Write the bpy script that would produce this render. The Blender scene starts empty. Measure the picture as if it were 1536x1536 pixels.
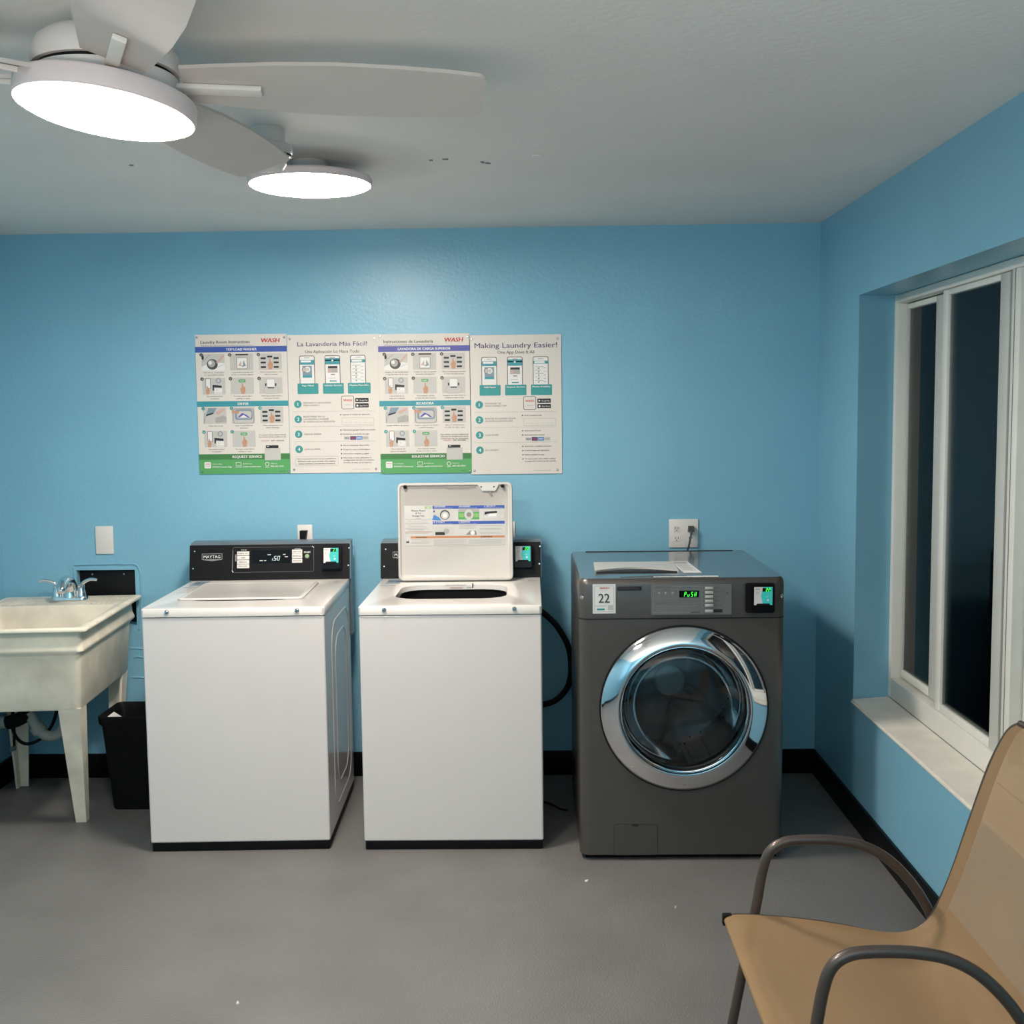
import bpy, bmesh, math, random
from mathutils import Matrix, Vector
random.seed(7)
PI = math.pi
scene = bpy.context.scene
COL = scene.collection

# ------------------------------------------------------------------ materials
def srgb(r, g, b):
    f = lambda c: (c/255/12.92) if c/255 <= .04045 else ((c/255+.055)/1.055)**2.4
    return (f(r), f(g), f(b), 1)

MATS = {}
def mat(name, col, rough=.5, metal=0, var=.06, scale=8, bump=0, bscale=60, spec=.5, coat=0, emit=None, estr=0, coat_rough=.1):
    m = bpy.data.materials.new(name); m.use_nodes = True
    nt = m.node_tree; N = nt.nodes; L = nt.links
    b = N['Principled BSDF']
    b.inputs['Roughness'].default_value = rough; b.inputs['Metallic'].default_value = metal
    b.inputs['Specular IOR Level'].default_value = spec
    b.inputs['Coat Weight'].default_value = coat; b.inputs['Coat Roughness'].default_value = coat_rough
    tc = N.new('ShaderNodeTexCoord')
    if var > 0:
        nz = N.new('ShaderNodeTexNoise'); nz.inputs['Scale'].default_value = scale; nz.inputs['Detail'].default_value = 5
        L.new(tc.outputs['Object'], nz.inputs['Vector'])
        rp = N.new('ShaderNodeValToRGB')
        rp.color_ramp.elements[0].position = .3; rp.color_ramp.elements[1].position = .7
        rp.color_ramp.elements[0].color = tuple(c*(1-var) for c in col[:3])+(1,)
        rp.color_ramp.elements[1].color = tuple(min(1, c*(1+var)) for c in col[:3])+(1,)
        L.new(nz.outputs['Fac'], rp.inputs['Fac']); L.new(rp.outputs['Color'], b.inputs['Base Color'])
    else:
        rg = N.new('ShaderNodeRGB'); rg.outputs[0].default_value = col
        L.new(rg.outputs[0], b.inputs['Base Color'])
    if bump > 0:
        bn = N.new('ShaderNodeTexNoise'); bn.inputs['Scale'].default_value = bscale; bn.inputs['Detail'].default_value = 4
        L.new(tc.outputs['Object'], bn.inputs['Vector'])
        bp = N.new('ShaderNodeBump'); bp.inputs['Strength'].default_value = bump; bp.inputs['Distance'].default_value = .01
        L.new(bn.outputs['Fac'], bp.inputs['Height']); L.new(bp.outputs['Normal'], b.inputs['Normal'])
    if emit:
        b.inputs['Emission Color'].default_value = emit; b.inputs['Emission Strength'].default_value = estr
    MATS[name] = m
    return m

def glass_mat(name, tint, refl=1.0, rough=.01):
    m = bpy.data.materials.new(name); m.use_nodes = True
    nt = m.node_tree; N = nt.nodes; L = nt.links
    N.remove(N['Principled BSDF'])
    tr = N.new('ShaderNodeBsdfTransparent'); tr.inputs['Color'].default_value = tint
    gl = N.new('ShaderNodeBsdfGlossy'); gl.inputs['Roughness'].default_value = rough
    gl.inputs['Color'].default_value = (refl, refl, refl, 1)
    fr = N.new('ShaderNodeFresnel'); fr.inputs['IOR'].default_value = 1.5
    mx = N.new('ShaderNodeMixShader')
    L.new(fr.outputs[0], mx.inputs[0]); L.new(tr.outputs[0], mx.inputs[1]); L.new(gl.outputs[0], mx.inputs[2])
    L.new(mx.outputs[0], N['Material Output'].inputs['Surface'])
    MATS[name] = m
    return m

M_ = MATS
WALLC = (.212, .462, .605, 1)
mat('wall_paint', WALLC,   .36, var=.03, scale=2.5, bump=.11, bscale=60, spec=.45)
mat('ceiling_paint', (.78, .745, .70, 1), .7, var=.035, scale=2, bump=.12, bscale=50)
mat('black_trim', (.004, .004, .005, 1), .45, bump=.1, bscale=30, spec=.12)
mat('sill_stone', (.74, .70, .63, 1), .4, var=.08, scale=9)
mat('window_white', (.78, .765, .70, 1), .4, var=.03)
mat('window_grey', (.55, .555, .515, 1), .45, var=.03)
mat('rubber_black', (.006, .006, .0065, 1), .55, spec=.15)
mat('washer_white', (.67, .635, .615, 1), .3, var=.01, coat=.5, coat_rough=.06)
mat('deck_white', (.67, .64, .605, 1), .25, var=.01, coat=.4)
mat('console_black', (.007, .0062, .0068, 1), .42, var=.05, spec=.18)
mat('console_grey', (.16, .20, .23, 1), .35, metal=.3)
mat('display_black', (.003, .003, .004, 1), .15, spec=.2)
mat('chrome', (.78, .79, .81, 1), .06, metal=1, var=0)
mat('steel', (.45, .46, .47, 1), .25, metal=1, var=.05)
mat('bronze_body', (.080, .071, .063, 1), .38, metal=.35, var=.04, coat=.5, coat_rough=.2)
mat('bronze_top', (.085, .095, .10, 1), .22, metal=.3, var=.04, coat=.6)
mat('silver_plastic', (.46, .45, .425, 1), .4, metal=0, var=.02)
mat('panel_grey', (.17, .17, .165, 1), .4, metal=.2, var=.02)
mat('panel_dark', (.085, .085, .083, 1), .45, var=.02)
mat('tub_plastic', (.80, .735, .595, 1), .5, var=.16, scale=7, bump=.08, bscale=40)
mat('tub_basin', (.70, .64, .53, 1), .5, var=.14, scale=9, bump=.05)
mat('pipe_white', (.42, .41, .37, 1), .5, var=.2, scale=14)
mat('plate_white', (.74, .70, .66, 1), .38, var=.01)
mat('slot_black', (.01, .01, .01, 1), .6, var=0)
mat('cord_grey', (.06, .06, .065, 1), .5)
mat('fan_white', (.64, .585, .555, 1), .42, var=.02)
mat('fan_blade', (.56, .495, .455, 1), .5, var=.03)
mat('iron_white', (.72, .66, .60, 1), .45, var=.02)
mat('led_front', (.9, .9, .9, 1), .4, var=0, emit=(1, .885, .785, 1), estr=118)
mat('led_back', (.9, .9, .9, 1), .4, var=0, emit=(1, .885, .785, 1), estr=118)
mat('rim_glow', (.72, .60, .585, 1), .4, var=.02)
mat('tube_bronze', (.080, .058, .048, 1), .35, metal=.3, var=.04, coat=.3)
mat('paper_white', (.66, .62, .57, 1), .5, var=.015)
mat('paper_scrap_white', (.7, .7, .68, 1), .8)
mat('leaf', (.03, .07, .04, 1), .4, var=.3)
mat('night_ground', (.01, .012, .012, 1), .9, var=.3)
mat('lamp_glow', (1, 1, 1, 1), .5, var=0, emit=(1, .85, .6, 1), estr=18)
# printed inks
def ink(n, c, **k): return mat('ink_'+n, c, .5, var=0, **k)
ink('black', (.012, .012, .014, 1)); ink('dark', (.06, .058, .06, 1)); ink('grey', (.22, .21, .20, 1)); ink('mid', (.36, .35, .33, 1))
ink('light', (.50, .485, .46, 1)); ink('white', (.72, .71, .69, 1)); ink('navy', (.045, .045, .13, 1))
ink('blue', (.035, .085, .36, 1)); ink('violet', (.075, .085, .34, 1)); ink('teal', (.035, .27, .32, 1)); ink('teal_box', (.03, .27, .27, 1))
ink('red', (.50, .025, .03, 1)); ink('green', (.085, .33, .105, 1)); ink('green_dark', (.045, .18, .05, 1)); ink('lime', (.22, .42, .12, 1))
ink('skin', (.50, .27, .17, 1)); ink('pink', (.55, .36, .32, 1)); ink('sky', (.05, .20, .50, 1)); ink('orange', (.52, .21, .08, 1))
ink('steelblue', (.20, .27, .33, 1)); ink('aqua', (.04, .42, .40, 1)); ink('bottle', (.30, .42, .22, 1))
mat('seg_green', (.05, .9, .05, 1), .5, var=0, emit=(.06, 1, .05, 1), estr=2.2)
mat('seg_white', (.6, .7, .7, 1), .5, var=0, emit=(.55, .7, .7, 1), estr=.35)
mat('screen_teal', (.03, .40, .38, 1), .3, var=0, emit=(.04, .5, .46, 1), estr=.25)
glass_mat('pane_glass', (.80, .86, .87, 1), .6)
glass_mat('door_glass', (.86, .88, .90, 1), .9, .015)
glass_mat('bowl_glass', (.82, .84, .86, 1), .35, .03)

# floor: painted concrete with scuffs
def floor_mat():
    m = mat('floor_paint', (.142, .139, .134, 1), .46, var=.10, scale=3.0, bump=.3, bscale=160)
    nt = m.node_tree; N = nt.nodes; L = nt.links; b = N['Principled BSDF']
    ramp = [n for n in N if n.type == 'VALTORGB'][0]; tc = [n for n in N if n.type == 'TEX_COORD'][0]
    n2 = N.new('ShaderNodeTexNoise'); n2.inputs['Scale'].default_value = 130; n2.inputs['Detail'].default_value = 2
    L.new(tc.outputs['Object'], n2.inputs['Vector'])
    r2 = N.new('ShaderNodeValToRGB'); r2.color_ramp.elements[0].position = .70; r2.color_ramp.elements[1].position = .80
    r2.color_ramp.elements[0].color = (0, 0, 0, 1); r2.color_ramp.elements[1].color = (.35, .35, .35, 1)
    L.new(n2.outputs['Fac'], r2.inputs['Fac'])
    mx = N.new('ShaderNodeMix'); mx.data_type = 'RGBA'
    L.new(r2.outputs['Color'], mx.inputs[0]); L.new(ramp.outputs['Color'], mx.inputs[6]); mx.inputs[7].default_value = (.3, .29, .28, 1)
    L.new(mx.outputs[2], b.inputs['Base Color'])
    n3 = N.new('ShaderNodeTexNoise'); n3.inputs['Scale'].default_value = 5
    L.new(tc.outputs['Object'], n3.inputs['Vector'])
    mr = N.new('ShaderNodeMapRange'); mr.inputs[3].default_value = .38; mr.inputs[4].default_value = .58
    L.new(n3.outputs['Fac'], mr.inputs[0]); L.new(mr.outputs[0], b.inputs['Roughness'])
floor_mat()

mat('lid_white', (.56, .53, .49, 1), .22, var=.01, coat=.5)
mat('drum_back', (.10, .095, .09, 1), .35, metal=.8, var=.1)
mat('hub_grey', (.22, .26, .26, 1), .4, var=.05)
def sling_mat():
    m = mat('sling_mesh', (.38, .235, .112, 1), .7, var=.05, scale=5)
    nt = m.node_tree; N = nt.nodes; L = nt.links; b = N['Principled BSDF']; out = N['Material Output']
    tc = [n for n in N if n.type == 'TEX_COORD'][0]
    ck = N.new('ShaderNodeTexWave'); ck.inputs['Scale'].default_value = 160; ck.bands_direction = 'Y'
    L.new(tc.outputs['Object'], ck.inputs['Vector'])
    bp = N.new('ShaderNodeBump'); bp.inputs['Strength'].default_value = .25; bp.inputs['Distance'].default_value = .002
    L.new(ck.outputs['Fac'], bp.inputs['Height']); L.new(bp.outputs['Normal'], b.inputs['Normal'])
    tl = N.new('ShaderNodeBsdfTranslucent'); tl.inputs['Color'].default_value = (.42, .29, .17, 1)
    tr = N.new('ShaderNodeBsdfTransparent')
    m1 = N.new('ShaderNodeMixShader'); m1.inputs[0].default_value = .25
    m2 = N.new('ShaderNodeMixShader'); m2.inputs[0].default_value = .14
    L.new(b.outputs[0], m1.inputs[1]); L.new(tl.outputs[0], m1.inputs[2])
    L.new(m1.outputs[0], m2.inputs[1]); L.new(tr.outputs[0], m2.inputs[2])
    L.new(m2.outputs[0], out.inputs['Surface'])
sling_mat()
mat('sling_hem', (.235, .145, .07, 1), .7, var=.05)

def drum_mat():
    m = mat('drum_steel', (.44, .41, .38, 1), .3, metal=1, var=.1)
    nt = m.node_tree; N = nt.nodes; L = nt.links; b = N['Principled BSDF']
    tc = [n for n in N if n.type == 'TEX_COORD'][0]
    v = N.new('ShaderNodeTexVoronoi'); v.inputs['Scale'].default_value = 45; v.inputs['Randomness'].default_value = .15
    L.new(tc.outputs['Object'], v.inputs['Vector'])
    r = N.new('ShaderNodeValToRGB'); r.color_ramp.elements[0].position = .16; r.color_ramp.elements[1].position = .24
    r.color_ramp.elements[0].color = (.01, .01, .01, 1); r.color_ramp.elements[1].color = (.44, .41, .38, 1)
    L.new(v.outputs['Distance'], r.inputs['Fac']); L.new(r.outputs['Color'], b.inputs['Base Color'])
drum_mat()

# ------------------------------------------------------------------ mesh builder
_TXT = {}
def text_mesh(s, bold):
    k = (s, bold)
    if k not in _TXT:
        c = bpy.data.curves.new('lettering_curve', 'FONT'); c.body = s; c.size = 1; c.resolution_u = 2
        c.offset = .022*bold; c.fill_mode = 'FRONT'
        o = bpy.data.objects.new('lettering_tmp', c); COL.objects.link(o)
        dg = bpy.context.evaluated_depsgraph_get()
        me = bpy.data.meshes.new_from_object(o.evaluated_get(dg))
        vs = [v.co.copy() for v in me.vertices]; fs = [tuple(p.vertices) for p in me.polygons]
        bpy.data.objects.remove(o); bpy.data.meshes.remove(me); bpy.data.curves.remove(c)
        x0 = min([v.x for v in vs] or [0]); x1 = max([v.x for v in vs] or [1])
        _TXT[k] = (vs, fs, x0, x1)
    return _TXT[k]

SEG = {'0': 'abcdef', '1': 'bc', '2': 'abged', '5': 'afgcd', 'P': 'abefg', 'U': 'bcdef', 'S': 'afgcd', 'H': 'bcefg', 'l': 'c', 'u': 'cde'}

class MB:
    def __init__(s, M=None):
        s.bm = bmesh.new(); s.mats = []; s.M = M or Matrix()
    def mi(s, m):
        if m not in s.mats: s.mats.append(m)
        return s.mats.index(m)
    def raw(s, vs, fs, m, T=None, smooth=True):
        T = s.M @ T if T is not None else s.M
        i = s.mi(m); bv = [s.bm.verts.new(T @ Vector(v)) for v in vs]; out = []
        for f in fs:
            try:
                fc = s.bm.faces.new([bv[j] for j in f]); fc.material_index = i; fc.smooth = smooth; out.append(fc)
            except ValueError: pass
        return out
    def box(s, a, b, m, bev=0, seg=2, T=None):
        t = bmesh.new()
        c = [(x, y, z) for x in (a[0], b[0]) for y in (a[1], b[1]) for z in (a[2], b[2])]
        vs = [t.verts.new(p) for p in c]
        for f in ((0,1,3,2),(4,6,7,5),(0,4,5,1),(2,3,7,6),(0,2,6,4),(1,5,7,3)): t.faces.new([vs[j] for j in f])
        bmesh.ops.recalc_face_normals(t, faces=t.faces)
        if bev > 0: bmesh.ops.bevel(t, geom=list(t.edges), offset=bev, segments=seg, affect='EDGES', profile=.5)
        s.add(t, m, T); return s
    def add(s, t, m, T=None):
        t.verts.index_update()
        s.raw([v.co.copy() for v in t.verts], [[v.index for v in f.verts] for f in t.faces], m, T); t.free()
    def loft(s, rings, m, caps=(True, True), closed=True, T=None):
        n = len(rings[0]); vs = [p for r in rings for p in r]; fs = []
        for i in range(len(rings)-1):
            for j in range(n if closed else n-1):
                k = (j+1) % n
                fs.append((i*n+j, i*n+k, (i+1)*n+k, (i+1)*n+j))
        if caps[0]: fs.append(tuple(range(n))[::-1])
        if caps[1]: fs.append(tuple((len(rings)-1)*n+j for j in range(n)))
        s.raw(vs, fs, m, T); return s
    def prism(s, pts, lo, hi, m, axis='z', T=None):       # pts 2-D polygon extruded along an axis
        f = {'z': lambda p, h: (p[0], p[1], h), 'y': lambda p, h: (p[0], h, p[1]), 'x': lambda p, h: (h, p[0], p[1])}[axis]
        return s.loft([[f(p, lo) for p in pts], [f(p, hi) for p in pts]], m, T=T)
    def lathe(s, prof, m, n=48, T=None, closed=False):    # prof (r, z) about z
        vs = []; fs = []; k = len(prof)
        for i in range(n):
            a = 2*PI*i/n
            for r, z in prof: vs.append((r*math.cos(a), r*math.sin(a), z))
        for i in range(n):
            j = (i+1) % n
            for q in range(k if closed else k-1):
                w = (q+1) % k
                fs.append((i*k+q, j*k+q, j*k+w, i*k+w))
        t = bmesh.new(); bv = [t.verts.new(v) for v in vs]
        for f in fs:
            try: t.faces.new([bv[x] for x in f])
            except ValueError: pass
        bmesh.ops.remove_doubles(t, verts=t.verts, dist=1e-6)
        bmesh.ops.dissolve_degenerate(t, dist=1e-7, edges=t.edges)
        bmesh.ops.recalc_face_normals(t, faces=t.faces)
        s.add(t, m, T); return s
    def tube(s, pts, r, m, n=12, T=None, smooth=True, taper=None):
        P = [Vector(p) for p in pts]
        if smooth and len(P) > 2:
            Q = []
            for i in range(len(P)-1):
                p0 = P[max(i-1, 0)]; p1 = P[i]; p2 = P[i+1]; p3 = P[min(i+2, len(P)-1)]
                for k in range(6):
                    t = k/6
                    Q.append(.5*((2*p1)+(-p0+p2)*t+(2*p0-5*p1+4*p2-p3)*t*t+(-p0+3*p1-3*p2+p3)*t**3))
            Q.append(P[-1]); P = Q
        rings = []; up = None
        for i, p in enumerate(P):
            d = (P[min(i+1, len(P)-1)]-P[max(i-1, 0)]).normalized()
            if up is None: up = Vector((0, 0, 1)) if abs(d.z) < .9 else Vector((1, 0, 0))
            u = (up-d*up.dot(d)).normalized(); w = d.cross(u); up = u
            rr_ = r if taper is None else r*(1+(taper-1)*i/(len(P)-1))
            rings.append([p+u*rr_*math.cos(2*PI*k/n)+w*rr_*math.sin(2*PI*k/n) for k in range(n)])
        return s.loft(rings, m, T=T)
    # ---- flat printing in a frame (u right, v up, n out)
    def rect(s, u0, v0, u1, v1, m, k=1): return s.poly([(u0, v0), (u1, v0), (u1, v1), (u0, v1)], m, k)
    def poly(s, pts, m, k=1):
        a = sum(pts[i][0]*pts[(i+1) % len(pts)][1]-pts[(i+1) % len(pts)][0]*pts[i][1] for i in range(len(pts)))
        if a < 0: pts = pts[::-1]
        s.raw([(u, v, k*.00022) for u, v in pts], [tuple(range(len(pts)))], m, smooth=False); return s
    def circ(s, u, v, r, m, k=1, n=20, ry=None):
        return s.poly([(u+r*math.cos(2*PI*i/n), v+(ry or r)*math.sin(2*PI*i/n)) for i in range(n)], m, k)
    def frame(s, u0, v0, u1, v1, w, m, k=1, r=0):
        o = rr(u0, v0, u1, v1, r); i_ = rr(u0+w, v0+w, u1-w, v1-w, max(r-w, 0) if r else 0); n = len(o)
        vs = [(u, v, k*.00022) for u, v in o]+[(u, v, k*.00022) for u, v in i_]
        s.raw(vs, [(j, (j+1) % n, n+(j+1) % n, n+j) for j in range(n)], m, smooth=False); return s
    def line(s, p, q, w, m, k=1):
        d = Vector((q[0]-p[0], q[1]-p[1])).normalized()*w/2; nx, ny = -d.y, d.x
        return s.poly([(p[0]+nx, p[1]+ny), (p[0]-nx, p[1]-ny), (q[0]-nx, q[1]-ny), (q[0]+nx, q[1]+ny)], m, k)
    def text(s, t, u, v, h, m, w=None, al='l', k=2, bold=0, shear=0):
        vs, fs, x0, x1 = text_mesh(t, 0)
        sy = h/.72; sx = (w/(x1-x0)) if w else sy
        W = (x1-x0)*sx; off = {'l': 0, 'c': -W/2, 'r': -W}[al]
        for i, e in enumerate((0,) if not bold else (-.5, .5)):       # heavier strokes: printed twice, a hair apart
            s.raw([(u+off+(p.x-x0)*sx+shear*p.y*sy+e*bold*.05*sy, v+p.y*sy, (k+.2*i)*.00022) for p in vs], fs, m, smooth=False)
        return s
    def segs(s, t, u, v, w, h, gap, m, k=3, slant=.12):
        th = w*.2
        for ch in t:
            if ch in SEG:
                R = {'a': (0, h-th, w, h), 'g': (0, h/2-th/2, w, h/2+th/2), 'd': (0, 0, w, th), 'f': (0, h/2, th, h), 'e': (0, 0, th, h/2), 'b': (w-th, h/2, w, h), 'c': (w-th, 0, w, h/2)}
                for q in SEG[ch]:
                    a, b, c, d = R[q]; a += th*.12; b += th*.12; c -= th*.12; d -= th*.12
                    s.poly([(u+a+b*slant, v+b), (u+c+b*slant, v+b), (u+c+d*slant, v+d), (u+a+d*slant, v+d)], m, k)
            u += w+gap
    def build(s, name, parent=None, loc=None, sharp=35, wn=False, doubles=False):
        if doubles: bmesh.ops.remove_doubles(s.bm, verts=s.bm.verts, dist=1e-5)
        me = bpy.data.meshes.new(name); s.bm.to_mesh(me); s.bm.free()
        for m in s.mats: me.materials.append(MATS[m])
        me.set_sharp_from_angle(angle=math.radians(sharp))
        o = bpy.data.objects.new(name, me); COL.objects.link(o)
        if parent: o.parent = parent
        if loc: o.location = loc
        if wn:
            md = o.modifiers.new('weighted', 'WEIGHTED_NORMAL'); md.keep_sharp = True
        return o

def rr(u0, v0, u1, v1, r, seg=4):
    if r <= 0: return [(u0, v0), (u1, v0), (u1, v1), (u0, v1)]
    out = []
    for cx, cy, a in ((u0+r, v0+r, PI), (u1-r, v0+r, 1.5*PI), (u1-r, v1-r, 0), (u0+r, v1-r, .5*PI)):
        for i in range(seg+1):
            t = a+.5*PI*i/seg; out.append((cx+r*math.cos(t), cy+r*math.sin(t)))
    return out

def frameM(o, u, v, n):
    u, v, n = Vector(u).normalized(), Vector(v).normalized(), Vector(n).normalized()
    return Matrix(((u.x, v.x, n.x, o[0]), (u.y, v.y, n.y, o[1]), (u.z, v.z, n.z, o[2]), (0, 0, 0, 1)))

def tag(o, label=None, cat=None, group=None, kind=None):
    if label: o['label'] = label
    if cat: o['category'] = cat
    if group: o['group'] = group
    if kind: o['kind'] = kind
    return o
def thing(name, loc, rz=0, label=None, cat=None, group=None):
    o = bpy.data.objects.new(name, None); COL.objects.link(o)
    o.empty_display_size = .1; o.location = loc; o.rotation_euler = (0, 0, rz)
    return tag(o, label, cat, group)
def struct(o, label=None): o['kind'] = 'structure'; (label and tag(o, label)); return o
RX = lambda d: Matrix.Rotation(math.radians(d), 4, 'X')
RY = lambda d: Matrix.Rotation(math.radians(d), 4, 'Y')
RZ = lambda d: Matrix.Rotation(math.radians(d), 4, 'Z')
TR = lambda *p: Matrix.Translation(p)

# ------------------------------------------------------------------ room
XL, XR, ZC, YF = -2.40, 1.2768, 2.461, -6.6
b = MB(); b.box((XL-.2, YF-.2, -.1), (XR+.24, .2, 0), 'floor_paint'); struct(b.build('floor'), 'grey painted concrete floor')
b = MB(); b.box((XL-.2, YF-.2, ZC), (XR+.24, .2, ZC+.1), 'ceiling_paint'); ceil = struct(b.build('ceiling'), 'plain off-white painted ceiling')
for (x, y, a, l) in ((-.13, -1.295, 20, .018), (-.147, -1.31, 70, .02), (-.263, -1.363, 0, .02), (-1.275, -1.348, 10, .014), (-.31, -1.35, 0, .012), (.03, -1.40, 5, .03)):
    c = MB(TR(x, y, ZC) @ RZ(a)); c.box((-l/2, -.004, -.004), (l/2, .004, 0), 'ink_grey' if l < .025 else 'ceiling_paint', .0015); c.build('paint_chip', ceil)

# back wall with the recess behind the sink
HX0, HX1, HZ0, HZ1 = -2.066, -1.800, .707, .962
b = MB()
xs = [XL-.2, HX0, HX1, XR+.24]; zs = [0, HZ0, HZ1, ZC]
for i in range(3):
    for j in range(3):
        if (i, j) != (1, 1): b.raw([(xs[i], 0, zs[j]), (xs[i+1], 0, zs[j]), (xs[i+1], 0, zs[j+1]), (xs[i], 0, zs[j+1])], [(0, 1, 2, 3)], 'wall_paint')
D = .045
b.raw([(HX0, 0, HZ0), (HX1, 0, HZ0), (HX1, 0, HZ1), (HX0, 0, HZ1), (HX0, D, HZ0), (HX1, D, HZ0), (HX1, D, HZ1), (HX0, D, HZ1)],
      [(0, 1, 5, 4), (1, 2, 6, 5), (2, 3, 7, 6), (3, 0, 4, 7), (4, 5, 6, 7)], 'wall_paint')
b.raw([(XL-.2, .2, 0), (XR+.24, .2, 0), (XR+.24, .2, ZC), (XL-.2, .2, ZC)], [(0, 3, 2, 1)], 'wall_paint')
# raised ragged plaster lip round the recess
b.tube([(HX0-.01, -.002, HZ1+.025), (HX0+.1, -.003, HZ1+.027), (HX1-.05, -.003, HZ1+.027), (HX1+.02, -.002, HZ1+.008), (HX1+.024, -.002, HZ1-.15), (HX1+.01, -.002, HZ0-.02)], .004, 'wall_paint', 6)
b.tube([(HX0-.012, -.001, HZ1+.02), (HX0-.006, -.002, HZ1-.08), (HX0-.012, -.001, HZ0)], .004, 'wall_paint', 6)
for k in (0, 1, 3):   # lumps of old filler under the recess
    z = .60-.045*k; b.tube([(-1.84+.02*math.sin(k*2), .0035, z), (-1.80, .0005, z+.008*math.sin(k)), (-1.75, .0035, z-.006)], .0045, 'wall_paint', 8)
struct(b.build('wall_back', doubles=True), 'light blue painted back wall')
t = thing('access_panel', (-1.93, D-.002, HZ0+.01), 0, 'black access panel recessed in the blue wall behind the sink', 'access panel')
b = MB(); b.box((-.134, -.012, 0), (.124, 0, .240), 'console_black', .003); b.build('panel', t)
for x in (-.075, .07):
    b = MB(TR(x, -.013, .222) @ RX(90)); b.lathe([(0, .004), (.004, .004), (.0055, 0)], 'steel', 12); b.build('screw', t)

b = MB(); b.box((XL-.2, YF, 0), (XL, 0, ZC), 'wall_paint'); struct(b.build('wall_left'), 'light blue left wall, only its edge in view')
b = MB(); b.box((XL-.2, YF-.2, 0), (XR+.24, YF, ZC), 'wall_paint'); struct(b.build('wall_front'), 'light blue wall behind the viewer')

# right wall with the window opening
WY0, WY1, WZ0, WZ1, XO = -.598, -2.80, .487, 2.089, 1.50
WB = -.548
b = MB()
ys = [0, WY0, WY1, YF]; zs = [0, WZ0, WZ1, ZC]
for i in range(3):
    for j in range(3):
        if (i, j) != (1, 1):
            b.raw([(XR, ys[i], zs[j]), (XR, ys[i+1], zs[j]), (XR, ys[i+1], zs[j+1]), (XR, ys[i], zs[j+1])], [(0, 3, 2, 1)], 'wall_paint')
            yo = [0, WB, WY1, YF]
            b.raw([(XO, yo[i], zs[j]), (XO, yo[i+1], zs[j]), (XO, yo[i+1], zs[j+1]), (XO, yo[i], zs[j+1])], [(0, 1, 2, 3)], 'wall_paint')
b.raw([(XR, WY0, WZ0), (XR, WY1, WZ0), (XR, WY1, WZ1), (XR, WY0, WZ1), (XO, WB, WZ0), (XO, WY1, WZ0), (XO, WY1, WZ1), (XO, WB, WZ1)],
      [(0, 1, 5, 4), (1, 2, 6, 5), (2, 3, 7, 6), (3, 0, 4, 7)], 'wall_paint')
bmesh.ops.recalc_face_normals(b.bm, faces=b.bm.faces)
struct(b.build('wall_right', doubles=True, sharp=20), 'light blue right wall with a deep window opening')

b = MB(); b.box((XL, -.014, 0), (XR, 0, .112), 'black_trim', .003); struct(b.build('baseboard_back'), 'black baseboard along the back wall')
b = MB(); b.box((XR-.014, YF, 0), (XR, -.014, .112), 'black_trim', .003); struct(b.build('baseboard_right'), 'black baseboard under the window')
b = MB(); b.box((XL, YF, 0), (XL+.014, -.014, .112), 'black_trim', .003); struct(b.build('baseboard_left'), 'black baseboard on the left wall')

# sill
b = MB(); b.prism([(1.262, WY0-.012), (1.262, WY1+.012), (1.424, WY1+.012), (1.424, WB-.020)], WZ0-.004, WZ0+.012, 'sill_stone')
bmesh.ops.bevel(b.bm, geom=[e for e in b.bm.edges if all(abs(v.co.x-1.262) < 1e-4 for v in e.verts)], offset=.006, segments=2, affect='EDGES')
struct(b.build('trim_1', sharp=50), 'cream stone window sill')

# window frame and three sashes
w = bpy.data.objects.new('window_1', None); COL.objects.link(w); w.location = (1.425, WB, WZ0); struct(w, 'white sliding window, night outside')
def wb(mb, x0, x1, y0, y1, z0, z1, m='window_white', bev=.004): mb.box((x0-1.425, y0-WB, z0-WZ0), (x1-1.425, y1-WB, z1-WZ0), m, bev)
b = MB()
wb(b, 1.425, 1.498, -.590, -.549, WZ0+.012, WZ1-.001); wb(b, 1.425, 1.498, WY1+.002, WY1+.05, WZ0+.012, WZ1-.001)
wb(b, 1.425, 1.498, WY1+.05, -.590, WZ0+.012, .580); wb(b, 1.425, 1.498, WY1+.05, -.590, 2.056, WZ1-.001)
wb(b, 1.425, 1.498, -1.70, -1.64, .58, 2.056)
wb(b, 1.4235, 1.427, -1.667, -1.664, .58, 2.056, 'ink_grey', 0)
b.build('window_frame', w)
def sash(y0, y1, x0, x1, zt, zb, st0, st1, m0, m1, rail):
    f = MB()
    wb(f, x0, x1, y0-st0, y0, zb, zt, m0); wb(f, x0, x1, y1, y1+st1, zb, zt, m1)
    wb(f, x0, x1, y1+st1, y0-st0, zb, zb+rail, 'window_white'); wb(f, x0, x1, y1+st1, y0-st0, zt-rail*.7, zt, 'window_white')
    so = f.build('sash', w)
    g = MB(); xm = (x0+x1)/2
    wb(g, xm-.002, xm+.002, y1+st1-.005, y0-st0+.005, zb+rail-.005, zt-rail*.7+.005, 'pane_glass', 0); g.build('pane', so)
    return so
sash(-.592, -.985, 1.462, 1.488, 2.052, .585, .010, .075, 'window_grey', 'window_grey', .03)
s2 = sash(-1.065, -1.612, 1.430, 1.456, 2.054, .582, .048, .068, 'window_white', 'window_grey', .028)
sash(-1.705, -2.745, 1.462, 1.488, 2.052, .585, .06, .05, 'window_white', 'window_white', .03)

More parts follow.
